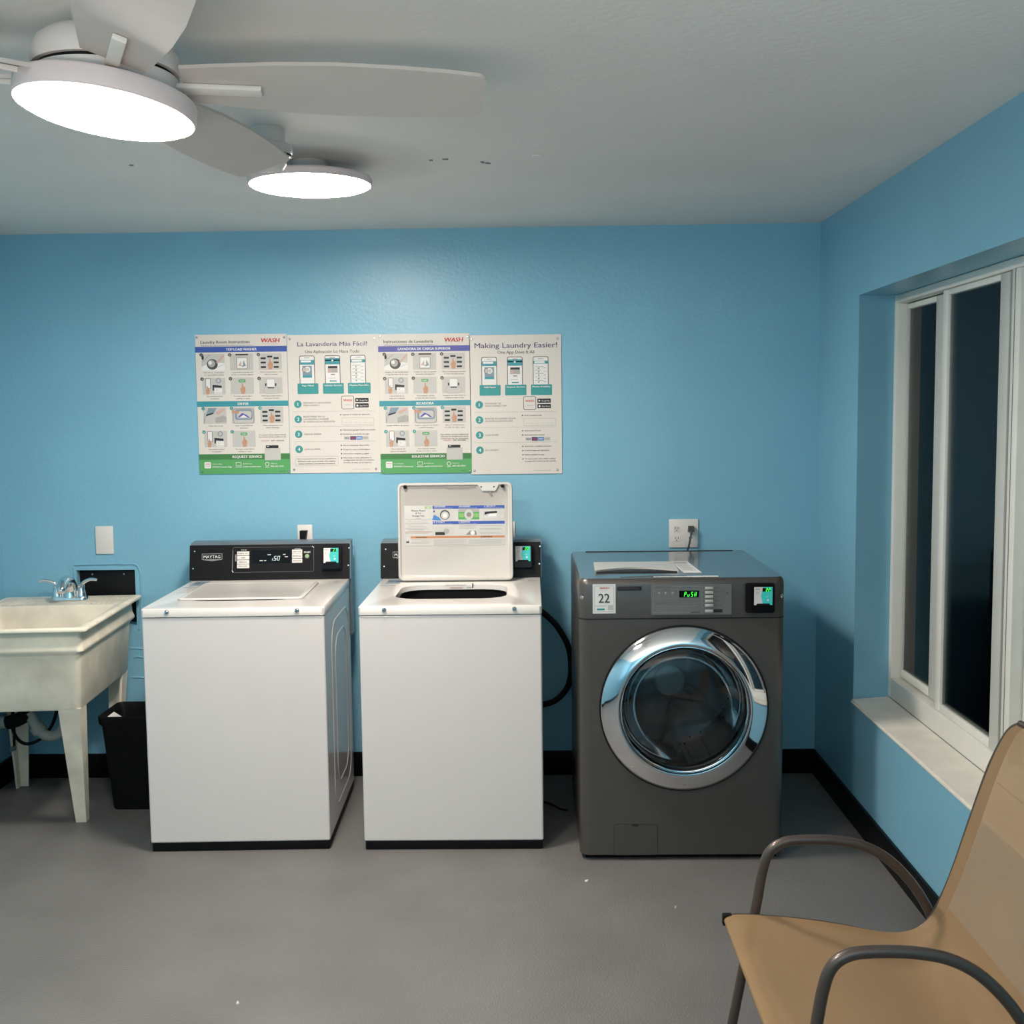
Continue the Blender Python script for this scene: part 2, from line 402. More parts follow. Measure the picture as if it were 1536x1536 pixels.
# outside at night
b = MB(); b.box((1.53, -7, -.75), (14, 16, -.65), 'night_ground'); struct(b.build('ground'), 'dark ground outside the window')
t = thing('garden_lamp', (6.0, 9.96, -.65), 0, 'small lit garden lamp far off in the dark outside the window', 'lamp')
b = MB(); b.lathe([(0, 0), (.09, 0), (.09, .02), (.04, .03), (.035, .72), (.06, .73), (0, .73)], 'black_trim', 16); b.build('post', t)
b = MB(); b.lathe([(0, .73), (.05, .735), (.06, .80), (.04, .86), (0, .87)], 'lamp_glow', 16); b.build('globe', t)
b = MB(); b.lathe([(0, .90), (.09, .87), (.10, .865), (0, .865)], 'black_trim', 16); b.build('cap', t)
t = thing('palm_shrub', (2.55, 1.55, -.65), 0, 'dark spiky palm shrub outside the window glass', 'plant')
b = MB(); b.tube([(0, 0, 0), (.01, .01, .25)], .05, 'black_trim', 10, taper=.8); b.build('stem', t)
f = MB()
for i in range(16):
    a = i*2.4; L_ = .55+.2*random.random(); el = .5+.8*random.random()
    d = Vector((math.cos(a)*math.cos(el), math.sin(a)*math.cos(el), math.sin(el)))
    side = d.cross(Vector((0, 0, 1))).normalized()
    base = Vector((0, 0, .24)); pts = [base+d*L_*q-Vector((0, 0, .3))*q*q for q in [k/9 for k in range(10)]]
    f.tube(pts, .006, 'leaf', 5, smooth=False)
    for k in range(2, 10):
        p = pts[k]; tdir = (pts[k]-pts[k-1]).normalized()
        for sg in (-1, 1):
            e = p+side*sg*.16+tdir*.10-Vector((0, 0, .05)); wv = tdir*.010
            f.raw([p-wv, p+wv, e], [(0, 1, 2)], 'leaf')
f.build('frond', t)

# ------------------------------------------------------------------ ceiling fan and ceiling lights
HUB = (-.838, -2.725)
fan = thing('ceiling_fan', (HUB[0], HUB[1], ZC), 0, 'white five-bladed ceiling fan with a glowing round light, nearest the viewer', 'ceiling fan')
b = MB(); b.lathe([(0, .002), (.065, .002), (.065, -.046), (.090, -.049), (.115, -.056), (.132, -.069), (.141, -.087), (.143, -.098), (.143, -.114), (.141, -.120), (0, -.120)], 'fan_white', 64); b.build('motor_housing', fan)
b = MB(); b.lathe([(0, -.120), (.131, -.120), (.131, -.128), (0, -.128)], 'rubber_black', 64)
b.build('gap_ring', fan)
fan.rotation_euler = (math.radians(-1), math.radians(1.1), 0)
b = MB(); b.lathe([(0, -.128), (.138, -.128), (.138, -.156), (0, -.156)], 'fan_white', 64); b.build('hub', fan)
b = MB(); b.lathe([(0, .003), (.140, .003), (.172, 0), (.176, -.006), (.176, -.036), (.173, -.040), (.167, -.040), (.165, -.036)], 'rim_glow', 72)
rim = b.build('light_ring', fan); rim.location = (0, 0, -.160); rim.rotation_euler = (math.radians(-3.0), math.radians(5.0), 0)
b = MB(); b.lathe([(.1655, -.036), (.1645, -.0425), (.160, -.0450), (0, -.046)], 'led_front', 72); b.build('diffuser', rim)
blade_out = []
half = [(.150, .060), (.22, .070), (.34, .085), (.46, .092), (.58, .090), (.68, .083), (.735, .076)]
for r, h in half: blade_out.append((r, h))
for i in range(1, 5): a = PI/2*(1-i/4); blade_out.append((.735+.022*math.cos(a), .054+.022*math.sin(a)))
top = blade_out[:]; blade_out = top+[(x, -y) for x, y in reversed(top)]
blade_me = iron_me = None
for k in range(5):
    ang = math.radians((7, 79, 171, 222, 295)[k])
    if blade_me is None:
        b = MB(RX(-15)); b.prism(blade_out, -.004, .004, 'fan_blade'); bl = b.build('blade', fan); blade_me = bl.data
        b = MB(RX(-15)); b.box((.12, -.013, -.016), (.305, .013, -.005), 'iron_white', .002); ir = b.build('blade_iron', bl); iron_me = ir.data
    else:
        bl = bpy.data.objects.new('blade', blade_me); COL.objects.link(bl); bl.parent = fan
        ir = bpy.data.objects.new('blade_iron', iron_me); COL.objects.link(ir); ir.parent = bl
    bl.location = (0, 0, -.136); bl.rotation_euler = (0, math.radians((0, 0, -5, 1, 0)[k]), ang)

t = thing('ceiling_light', (-.700, -1.345, ZC), 0, 'flat round glowing ceiling light on a short stem beyond the fan', 'ceiling light')
b = MB(); b.lathe([(0, 0), (.056, 0), (.056, -.012), (.054, -.03), (.054, -.052), (0, -.052)], 'fan_white', 40); b.build('canopy', t)
b = MB(); b.lathe([(0, -.046), (.15, -.047), (.194, -.050), (.198, -.055), (.198, -.072), (.194, -.074), (.188, -.072)], 'rim_glow', 72); rim = b.build('light_ring', t)
b = MB(); b.lathe([(.1885, -.0722), (.187, -.0775), (.181, -.0795), (0, -.0805)], 'led_back', 72); b.build('diffuser', rim)

t = thing('ceiling_fixture', (-.735, -1.785, ZC), 0, 'small white round ceiling fixture with a vented ring, half hidden behind a fan blade', 'ceiling fixture')
b = MB(); b.lathe([(0, 0), (.048, 0), (.050, -.004), (.050, -.046), (0, -.046)], 'fan_white', 36); b.build('canopy', t)
b = MB(); b.lathe([(0, -.046), (.062, -.046), (.070, -.052), (.070, -.068), (.060, -.084), (0, -.084)], 'fan_white', 40)
for i in range(20):
    q = TR(0, 0, -.077) @ RZ(i*18) @ TR(.0655, 0, 0) @ RY(40); b.box((-.002, -.007, -.0025), (.002, .007, .0025), 'slot_black', T=q)
b.build('vented_ring', t)
b = MB(); b.lathe([(0, -.084), (.050, -.084), (.052, -.10), (.040, -.116), (0, -.120)], 'iron_white', 36); b.build('cup', t)

# ------------------------------------------------------------------ posters
def screws(t, sc, H, pts):
    for x, y in pts:
        b = MB(frameM((x*sc, -.0045, (H-y)*sc), (1, 0, 0), (0, 0, 1), (0, -1, 0))); b.lathe([(0, .003), (.004, .0025), (.0055, 0)], 'steel', 12); b.build('screw', t)

class P2:   # draws in poster pixels, y down
    def __init__(s, sc, H): s.sc = sc; s.H = H; s.new()
    def new(s): s.b = MB(frameM((0, -.0042, 0), (1, 0, 0), (0, 0, 1), (0, -1, 0)))
    def U(s, x): return x*s.sc
    def V(s, y): return (s.H-y)*s.sc
    def rect(s, x0, y0, x1, y1, m, k=1): s.b.rect(s.U(x0), s.V(y1), s.U(x1), s.V(y0), m, k)
    def rrect(s, x0, y0, x1, y1, r, m, k=1): s.b.poly(rr(s.U(x0), s.V(y1), s.U(x1), s.V(y0), r*s.sc), m, k)
    def frame(s, x0, y0, x1, y1, w, m, k=1, r=0): s.b.frame(s.U(x0), s.V(y1), s.U(x1), s.V(y0), w*s.sc, m, k, r*s.sc)
    def poly(s, pts, m, k=1): s.b.poly([(s.U(x), s.V(y)) for x, y in pts], m, k)
    def circ(s, x, y, r, m, k=1, ry=None): s.b.circ(s.U(x), s.V(y), r*s.sc, m, k, ry=(ry*s.sc if ry else None))
    def line(s, x0, y0, x1, y1, w, m, k=1): s.b.line((s.U(x0), s.V(y0)), (s.U(x1), s.V(y1)), w*s.sc, m, k)
    def text(s, t, x, y, h, m, w=None, al='l', k=3, bold=0, shear=0): s.b.text(t, s.U(x), s.V(y), h*s.sc, m, w*s.sc if w else None, al, k, bold, shear)
    def build(s, name, t): o = s.b.build(name, t); s.new(); return o
    def hand(s, x, y, q=1.0):
        s.poly([(x-4*q, y-42*q), (x+5*q, y-42*q), (x+7*q, y-18*q), (x+20*q, y-14*q), (x+24*q, y+12*q), (x+16*q, y+42*q), (x-12*q, y+42*q), (x-14*q, y+20*q), (x-20*q, y+2*q), (x-8*q, y-10*q)], 'ink_skin', 4)
        s.line(x+6*q, y-8*q, x+8*q, y+8*q, 2, 'ink_orange', 5); s.line(x+14*q, y-6*q, x+15*q, y+8*q, 2, 'ink_orange', 5)

def sheet(t, W, H, sc, T=None):
    b = MB(); b.box((0, -.004, 0), (W*sc, 0, H*sc), 'paper_white', .0008, 1); return b.build('sheet', t)

def instruction_poster(x0, z0, W, label, tx):
    H = 1057; sc = W/697
    t = thing('instruction_poster', (x0, -.001, z0), 0, label, 'poster', 'laundry posters in a row on the back wall')
    sheet(t, 697, H, sc); p = P2(sc, H)
    p.text(tx['title'], 43, 68, 23, 'ink_black', w=374, bold=.7); p.line(44, 86, 450, 86, 3, 'ink_mid')
    p.text(tx['sub'], 44, 84, 8, 'ink_grey', w=tx['subw']); p.build('title_lettering', t)
    p.text('WASH', 500, 64, 33, 'ink_red', w=140, bold=1.6, shear=.16); p.line(505, 74, 646, 74, 2, 'ink_pink'); p.build('logo_lettering', t)
    def band(y0, y1, m, s, x0, x1, h, yb, name):
        p.rect(0, y0, 697, y1, m); p.text(s, (x0+x1)/2, yb, h, 'ink_white', w=x1-x0, al='c', bold=1.5); p.build(name, t)
    band(91, 134, tx['bandm'], tx['b1'], tx['b1x'][0], tx['b1x'][1], 19, 122, 'header_band')
    band(503, 544, 'ink_teal', tx['b2'], tx['b2x'][0], tx['b2x'][1], 19, 533, 'header_band')
    p.rect(0, 945, 697, H, 'ink_green'); p.rect(0, 905, 697, 947, 'ink_green_dark', 2); p.text(tx['b3'], (tx['b3x'][0]+tx['b3x'][1])/2, 936, 19, 'ink_white', w=tx['b3x'][1]-tx['b3x'][0], al='c', bold=1.5, k=4)
    p.rrect(40, 965, 90, 1013, 7, 'ink_white', 3); p.text('WASH', 46, 985, 9, 'ink_red', w=38, bold=1, k=4, shear=.15); p.text('CONNECT', 46, 1000, 6, 'ink_grey', w=38, k=4)
    for i, (xx, a, c, ww) in enumerate(((100, tx['f'][0], tx['f'][1], 150), (335, tx['f'][2], tx['f'][3], 138), (548, tx['f'][4], tx['f'][5], 100))):
        p.text(a, xx, 985, 10, 'ink_white', w=ww*.5); p.text(c, xx, 1008, 12, 'ink_white', w=ww, bold=1.2)
    for xx in (262, 490): p.rect(xx, 968, xx+2, 1012, 'ink_lime', 3)
    p.frame(282, 968, 322, 996, 3, 'ink_white', 3, 4); p.line(276, 1005, 328, 1005, 4, 'ink_white', 3)
    p.circ(522, 985, 16, 'ink_white', 3); p.circ(522, 985, 12, 'ink_green', 4); p.line(506, 1008, 540, 1008, 4, 'ink_white', 3)
    p.line(610, 1041, 660, 1041, 4, 'ink_green_dark', 3); p.build('footer_band', t)
    # pictures
    cells = [(45, 146), (262, 146), (480, 146), (45, 326), (262, 326), (480, 326), (45, 550), (262, 550), (480, 550), (45, 728), (262, 728)]
    for i, (x, y) in enumerate(cells):
        p.rect(x, y, x+176, y+124, 'ink_light', 1)
        if i == 0:
            p.poly([(x, y+98), (x+70, y+60), (x+176, y+70), (x+176, y+124), (x, y+124)], 'ink_white', 2)
            p.circ(x+82, y+78, 42, 'ink_dark', 3, ry=40); p.circ(x+76, y+72, 28, 'ink_mid', 4); p.circ(x+66, y+66, 14, 'ink_white', 5)
            p.poly([(x+112, y+62), (x+170, y+2), (x+176, y+20), (x+122, y+74)], 'ink_pink', 6); p.line(x+6, y+60, x+64, y+6, 3, 'ink_grey', 3)
            p.circ(x+10, y+26, 9, 'ink_black', 4, ry=18); p.line(x+120, y+100, x+170, y+80, 2, 'ink_grey', 4)
        elif i == 1:
            p.rect(x+44, y+2, x+140, y+12, 'ink_black', 2); p.frame(x+32, y+14, x+150, y+122, 2, 'ink_mid', 2, 8); p.frame(x+48, y+26, x+134, y+116, 3, 'ink_grey', 3, 10)
            p.rect(x+56, y+34, x+126, y+108, 'ink_white', 2); p.poly([(x+60, y+90), (x+84, y+56), (x+96, y+96)], 'ink_pink', 4); p.poly([(x+92, y+100), (x+104, y+50), (x+122, y+92)], 'ink_steelblue', 4)
            p.rect(x+86, y+42, x+100, y+88, 'ink_white', 5)
        elif i in (2, 8):
            for (dx, dy) in ((16, 30), (66, 18), (114, 30), (16, 62), (114, 62), (16, 96), (114, 96)): p.rrect(x+dx, y+dy, x+dx+40, y+dy+14, 4, 'ink_black', 2)
            p.hand(x+86, y+80, .95)
        elif i in (3, 9):
            p.frame(x+26, y+2, x+64, y+80, 3, 'ink_dark', 3, 6); p.rect(x+29, y+6, x+61, y+76, 'ink_white', 2); p.circ(x+124, y+22, 20, 'ink_steelblue', 2); p.circ(x+124, y+22, 13, 'ink_light', 3)
            p.poly([(x+78, y+52), (x+148, y+60), (x+148, y+76), (x+90, y+72), (x+88, y+96), (x+78, y+96)], 'ink_black', 3); p.rect(x+92, y+78, x+150, y+120, 'ink_white', 2)
            p.text('22', x+104, y+96, 9, 'ink_grey', k=4); p.line(x+100, y+112, x+146, y+112, 3, 'ink_pink', 4); p.hand(x+38, y+92, .75)
        elif i in (4, 10):
            p.rrect(x+62, y+14, x+114, y+36, 5, 'ink_green', 2); p.text('START', x+88, y+30, 9, 'ink_white', w=36, al='c', bold=1, k=4); p.hand(x+90, y+84, .95)
        elif i == 5:
            p.frame(x+28, y+72, x+150, y+126, 3, 'ink_mid', 2, 26); p.rrect(x+56, y+14, x+118, y+76, 8, 'ink_white', 3); p.frame(x+56, y+14, x+118, y+76, 2, 'ink_grey', 4, 8)
            p.rect(x+44, y+46, x+54, y+66, 'ink_black', 3); p.rect(x+120, y+46, x+130, y+66, 'ink_black', 3); p.rect(x+64, y+74, x+112, y+84, 'ink_dark', 4)
        elif i == 6:
            p.poly([(x+18, y+66), (x+40, y+4), (x+104, y+4), (x+78, y+48)], 'ink_steelblue', 2); p.poly([(x+20, y+66), (x+78, y+48), (x+78, y+38), (x+24, y+52)], 'ink_black', 3)
            p.poly([(x+90, y+80), (x+150, y+60), (x+176, y+72), (x+176, y+110), (x+92, y+118)], 'ink_mid', 2); p.poly([(x+92, y+40), (x+150, y+8), (x+170, y+16), (x+112, y+58)], 'ink_pink', 3); p.line(x+4, y+120, x+14, y+40, 3, 'ink_dark', 2)
        elif i == 7:
            p.frame(x+10, y+10, x+170, y+124, 3, 'ink_dark', 2, 20); p.rrect(x+24, y+16, x+160, y+96, 18, 'ink_steelblue', 2); p.rrect(x+40, y+30, x+150, y+84, 14, 'ink_light', 3)
            p.poly([(x+46, y+76), (x+80, y+44), (x+112, y+58), (x+140, y+80)], 'ink_violet', 4); p.poly([(x+60, y+78), (x+90, y+58), (x+122, y+78)], 'ink_white', 5); p.poly([(x+2, y+20), (x+60, y+30), (x+54, y+48), (x+4, y+44)], 'ink_skin', 6)
        n = (i % 6)+1
        p.circ(x, y+8 if i else y+6, 13, 'ink_dark' if i < 6 else 'ink_teal_box', 6); p.text(str(n), x, y+14, 11, 'ink_white', al='c', k=8, bold=1)
        p.build('picture', t)
    for i, (a, c) in enumerate(tx['cap']):
        x, y = cells[i]; al = x+92
        p.text(a, al, y+144, 9, 'ink_dark', w=min(176, max(60, len(a)*6.6)), al='c', bold=.6)
        if c: p.text(c, al, y+162, 9, 'ink_dark', w=min(176, max(60, len(c)*6.6)), al='c', bold=.6)
        p.build('caption_lettering', t)
    for k, sline in enumerate(tx['info']): p.text(sline, 568, 766+16*k, 9, 'ink_black', w=210, al='c', bold=.9)
    p.text(tx['note'][0], 482, 812, 10, 'ink_red', w=60); p.text(tx['note'][1], 556, 812, 10, 'ink_black', w=100, bold=1)
    p.build('caption_lettering', t)
    p.rrect(505, 862, 628, 955, 5, 'ink_light', 6); p.rect(516, 842, 612, 864, 'ink_black', 6); p.rect(524, 848, 540, 852, 'ink_white', 7); p.line(514, 874, 550, 870, 2, 'ink_grey', 7); p.build('picture', t)
    screws(t, sc, H, ((15, 20), (680, 28), (20, 1038), (682, 1043)))
    return t

def app_poster(x0, z0, W, label, tx):
    H = 1055; sc = W/697
    t = thing('app_poster', (x0, -.001, z0), 0, label, 'poster', 'laundry posters in a row on the back wall')
    sheet(t, 697, H, sc); p = P2(sc, H)
    x0_, x1_, yb, h = tx['t']; p.text(tx['title'], x0_, yb, h, 'ink_navy', w=x1_-x0_, bold=.3)
    x0_, x1_, yb, h = tx['s']; p.text(tx['sub'], x0_, yb, h, 'ink_dark', w=x1_-x0_, bold=.3); p.build('title_lettering', t)
    dy = tx['dy']
    for i, xx in enumerate((90, 285, 480)):
        p.rrect(xx, 157+dy, xx+118, 380+dy, 14, 'ink_dark', 1); p.rrect(xx+5, 162+dy, xx+113, 378+dy, 10, 'ink_white', 2)
        p.rect(xx+5, 190+dy, xx+113, 225+dy if i != 2 else 212+dy, 'ink_teal', 3); p.rect(xx+40, 172+dy, xx+80, 176+dy, 'ink_grey', 3)
        if i == 1: p.rect(xx+5, 178+dy, xx+113, 198+dy, 'ink_teal', 3); p.circ(xx+59, 196+dy, 7, 'ink_white', 4)
        else: p.rrect(xx+12, 193+dy, xx+90, 208+dy, 4, 'ink_white', 4)
        if i == 0:
            p.rect(xx+24, 234+dy, xx+96, 322+dy, 'ink_steelblue', 3); p.circ(xx+62, 262+dy, 22, 'ink_white', 4); p.circ(xx+62, 262+dy, 14, 'ink_light', 5); p.circ(xx+34, 262+dy, 14, 'ink_grey', 6, ry=24); p.circ(xx+36, 262+dy, 8, 'ink_light', 7, ry=16)
            p.rect(xx+24, 306+dy, xx+96, 324+dy, 'ink_teal', 6)
        elif i == 1:
            p.rect(xx+24, 238+dy, xx+96, 254+dy, 'ink_black', 3); p.rect(xx+22, 254+dy, xx+98, 288+dy, 'ink_mid', 3); p.rect(xx+26, 258+dy, xx+50, 284+dy, 'ink_pink', 4); p.rect(xx+45, 298+dy, xx+75, 306+dy, 'ink_grey', 3); p.rect(xx+24, 328+dy, xx+80, 331+dy, 'ink_mid', 3); p.rect(xx+34, 347+dy, xx+88, 356+dy, 'ink_teal_box', 3)
        else:
            for q in range(5):
                yy = 232+dy+26*q; p.rect(xx+16, yy, xx+(80 if q % 2 == 0 else 60), yy+4, 'ink_mid', 3); p.circ(xx+44, yy+14, 6, 'ink_grey', 3); p.rect(xx+80, yy+10, xx+100, yy+14, 'ink_mid', 3)
        p.build('picture', t)
        bx0, bx1 = ((72, 232), (267, 427), (458, 632))[i]
        if tx['dy']: bx0, bx1 = ((74, 234), (268, 430), (464, 624))[i]
        p.rrect(bx0, 368+dy, bx1, 448+dy, 5, 'ink_teal_box', 4); p.text(tx['box'][i], (bx0+bx1)/2, 390+dy, 12, 'ink_white', w=(bx1-bx0)*(.55 if i == 0 else .84), al='c', bold=1.2, k=6)
        for q in range(3): p.text(tx['boxsub'][q], (bx0+bx1)/2, 408+dy+13*q, 7, 'ink_aqua', w=(bx1-bx0)*.8, al='c', k=6)
        p.build('picture_box', t)
    for i, y in enumerate((525, 640, 755, 870)):
        p.circ(70, y, 29, 'ink_teal_box', 1); nb = p.build('number_badge', t); p.text(str(i+1), 70, y+13, 27, 'ink_white', al='c', bold=1, k=3); p.build('numeral', nb)
        ls = tx['step'][i]
        for q, sline in enumerate(ls): p.text(sline, 112, y+6+(q-(len(ls)-1)/2)*19, 12, 'ink_dark', w=min(272, len(sline)*(9.6 if len(sline) > 16 else 10.3)))
        p.build('step_lettering', t)
    for y in (582, 697, 812): p.line(30, y, 660, y, 2, 'ink_mid')
    for y, sline, ww in tx['bul']:
        if not sline.startswith(' '): p.circ(397, y-4, 5, 'ink_dark', 1)
        p.text(sline.strip(), 412, y, 11, 'ink_dark', w=ww, bold=.4)
    p.line(480, 1028, 610, 1028, 3, 'ink_mid'); p.build('body_lettering', t)
    p.rrect(405, 465, 502, 567, 12, 'ink_dark', 1); p.rrect(409, 469, 498, 563, 9, 'paper_white', 2); p.text('WASH', 419, 508, 18, 'ink_red', w=66, bold=1, shear=.15); p.text('CONNECT', 424, 538, 8, 'ink_grey', w=60); p.build('app_badge', t)
    for y0, s_ in ((483, 'Google Play'), (524, 'App Store')):
        p.rrect(512, y0, 614, y0+32, 5, 'ink_black', 1); p.text(s_, 544, y0+22, 11, 'ink_white', w=62)
        if s_[0] == 'G': p.poly([(521, y0+8), (521, y0+25), (536, y0+16)], 'ink_white', 3)
        else: p.circ(528, y0+17, 8, 'ink_white', 3)
        p.build('store_badge', t)
    p.frame(405, 632, 652, 687, 2, 'ink_mid', 1, 3)
    for q in range(6): p.line(420+38*q, 668, 446+38*q, 668, 1.5, 'ink_mid')
    p.build('code_box', t)
    for q, (s_, m, wm) in enumerate((('VISA', 'ink_white', 'ink_navy'), ('CARD', 'ink_navy', 'ink_red'), ('AMEX', 'ink_sky', 'ink_white'), ('PAY', 'ink_white', 'ink_grey'))):
        xx = 418+48*q; p.rrect(xx, 774, xx+46, 802, 3, m if m != 'ink_white' else 'ink_light', 1); p.text(s_, xx+23, 794, 12, wm, w=36, al='c', bold=1)
    p.build('card_marks', t)
    if tx.get('foot'):
        p.frame(38, 925, 370, 998, 2, 'ink_mid', 1, 6)
        for q, sline in enumerate(tx['foot']): p.text(sline, 204, 948+19*q, 9, 'ink_black', w=300-8*q, al='c', bold=.7)
        p.build('note_box', t)
    screws(t, sc, H, ((22, 30), (668, 34), (28, 1026), (660, 1026)))
    return t

capE = [('Add 1/2 cup of detergent', 'or 1 pod before clothes'), ('Load clothes loosely and', 'evenly around the agitator'), ('Select temperature / soil', 'fabric settings'), ('Use payment method', 'on machine'), ('To start, press fabric', 'setting or start'), ('When done, empty machine', 'and leave lid open'),
        ('Clean lint screen', ''), ('Load 1 wash load and', 'close door'), ('Select temperature and', 'fabric settings'), ('Use payment method', 'on machine'), ('To start, press fabric', 'setting or start')]
capS = [('Agregue 1/2 taza de detergente', 'o cápsula antes de la ropa'), ('Cargue la ropa sin apretar', 'alrededor del agitador'), ('Ajuste la temperatura, suciedad', 'el ciclo de tela y tipo'), ('Use el método de', 'pago en la máquina'), ('Para empezar, oprima', 'el tipo de tela o inicio'), ('Después de usar, limpie la', 'máquina y deje la tapa'),
        ('Limpie el filtro de pelusa', ''), ('Cargue 1 carga de ropa lavada', 'y cierre la puerta'), ('Ajuste la temperatura,', 'el ciclo de tela y tipo'), ('Use el método de', 'pago en la máquina'), ('Para empezar, oprima', 'el tipo de tela o inicio')]
instruction_poster(-1.487, 1.392, .4085, 'instruction poster with an English washer heading on a blue band, leftmost of the four',
    dict(title='Laundry Room Instructions', sub='Please follow these steps when you use the machines in this laundry room', subw=380, b1='TOP LOAD WASHER', b1x=(236, 468), b2='DRYER', b2x=(312, 394), b3='REQUEST SERVICE', b3x=(258, 484), bandm='ink_blue', cap=capE,
         f=('Use the', 'WASH-Connect App', 'Online at', 'wash.com/service', 'Calling us at', '800-342-5932'), info=['To request service, please identify', 'the machine and its number on the'], note=('WASH', 'APP / ONLINE')))
app_poster(-1.077, 1.391, .4055, 'Spanish app poster with three phones and a bordered note, second from the left',
    dict(title='La Lavandería Más Fácil!', t=(80, 612, 86, 33), sub='Una Aplicación Lo Hace Todo', s=(137, 552, 138, 23), dy=0, box=('Pago Móvil', 'Solicitar Servicio', 'Máquinas Disponibles'), boxsub=('Pague con su teléfono', 'cuando quiera y donde', 'esté sin monedas'),
         step=(('DESCARGA LA APLICACIÓN', 'WASH-CONNECT'), ('REGÍSTRESE EN LA', 'LAVANDERÍA O INGRESE', 'EL CÓDIGO DE LA UBICACIÓN'), ('CARGUE DINERO',), ('LAVA LA ROPA',)),
         bul=((613, 'Ingrese el código de ubicación', 210), (730, 'Seleccione agregar fondos personales', 248), (762, 'Introduzca el método de pago', 200), (848, 'Buscar máquinas disponibles', 200), (880, 'Cargue la ropa y el detergente', 205), (912, 'Seleccione máquina y pague', 195), (944, 'Para iniciar el ciclo, seleccione la', 212), (962, ' configuración de tela y la máquina.', 235), (981, ' El inicio de todo en la máquina.', 215)),
         foot=('Envíe un mensaje de texto con sus comentarios al', '55744 para recibir ayuda inmediata: saldo, reportes,', 'solicitar reembolsos y mantenimiento de lavandería')))
instruction_poster(-.672, 1.385, .4080, 'instruction poster with a Spanish heading on a violet band, third from the left',
    dict(title='Instrucciones de Lavandería', sub='Utilice las funciones de la máquina siguiendo las instrucciones siguientes', subw=372, b1='LAVADORA DE CARGA SUPERIOR', b1x=(150, 548), b2='SECADORA', b2x=(280, 414), b3='SOLICITAR SERVICIO', b3x=(240, 490), bandm='ink_violet', cap=capS,
         f=('Use la aplicación', 'WASH-Connect', 'En línea en', 'wash.com/servicio', 'Llámenos al', '800-342-5932'), info=['Para solicitar servicio, asegúrese de', 'informar la identificación de la', 'máquina en la etiqueta'], note=('WASH', 'APP / EN LÍNEA')))
app_poster(-.268, 1.377, .4075, 'English app poster with three phones and no note box, rightmost of the four',
    dict(title='Making Laundry Easier!', t=(40, 664, 98, 40), sub='One App Does It All', s=(212, 492, 142, 24), dy=8, box=('Mobile Payment', 'Request Service', 'Machine Availability'), boxsub=('Pay with your phone', 'any time you like with', 'no coins needed'),
         step=(('DOWNLOAD THE', 'WASH-CONNECT APP'), ('REGISTER IN LAUNDRY ROOM', 'OR ENTER LOCATION CODE'), ('LOAD MONEY',), ('DO LAUNDRY',)),
         bul=((613, 'Enter location code', 132), (730, 'Select Add Funds', 124), (762, 'Enter payment method', 150), (848, 'Search for available machines', 204), (880, 'Load laundry and detergent', 190), (912, 'Select machine to pay', 148), (944, 'To start cycle, select fabric setting', 232), (962, ' or push start button on the machine', 240))))

# ------------------------------------------------------------------ wall plates, plugs
def plate(x, z, w, h, label, name='wall_plate', outlets=()):
    t = thing(name, (x, 0, z), 0, label, 'outlet' if outlets else 'wall plate')
    b = MB(); b.box((-w/2, -.008, -h/2), (w/2, 0, h/2), 'plate_white', .003); b.build('cover_plate', t)
    for (ox, oz) in outlets:
        F = frameM((ox, -.0083, oz), (1, 0, 0), (0, 0, 1), (0, -1, 0))
        b = MB(F); b.prism([(u*.9, v) for u, v in rr(-.017, -.014, .017, .014, .010)], -.001, .0016, 'plate_white')
        for sx in (-.0065, .0065): b.box((sx-.0012, -.002, .0016), (sx+.0012, .007, .0020), 'slot_black')
        b.box((-.0022, -.0105, .0016), (.0022, -.006, .0020), 'slot_black'); b.build('socket', t)
    return t
plate(-1.930, 1.099, .080, .127, 'blank white wall plate above the utility sink')
plate(-1.0205, 1.095, .068, .128, 'white outlet plate just above the closed washer', 'wall_outlet', ((0, .025), (0, -.025)))
plate(-.110, 1.100, .075, .128, 'white outlet plate mostly hidden behind the raised washer lid', 'wall_outlet', ((0, .025), (0, -.025)))
plate(.680, 1.103, .130, .128, 'square white double outlet plate above the bronze washer', 'wall_outlet', ((-.031, .022), (-.031, -.022), (.031, .022), (.031, -.022)))
t = thing('power_cord', (.711, -.009, 1.125), 0, 'grey power cord plugged in above the bronze washer', 'cord')
b = MB(); b.prism([(-.014, -.012), (.014, -.012), (.011, .013), (-.011, .013)], -.028, -.001, 'cord_grey', 'y'); b.build('plug', t)
b = MB(); b.tube([(0, -.026, -.008), (-.004, -.034, -.03), (-.012, -.036, -.07), (-.02, -.03, -.12), (-.02, -.02, -.3), (.0, -.02, -.6)], .0045, 'cord_grey', 10); b.build('cable', t)
t = thing('power_cord', (-1.022, -.009, 1.115), 0, 'black plug and cord in the outlet above the closed washer', 'cord')
b = MB(); b.prism([(-.016, -.045), (.004, -.045), (.016, .02), (-.016, .02)], -.03, -.001, 'rubber_black', 'y'); b.build('plug', t)
b = MB(); b.tube([(-.006, -.016, -.04), (-.008, -.018, -.10), (-.01, -.02, -.25), (0, -.02, -.5)], .005, 'rubber_black', 10); b.build('cable', t)

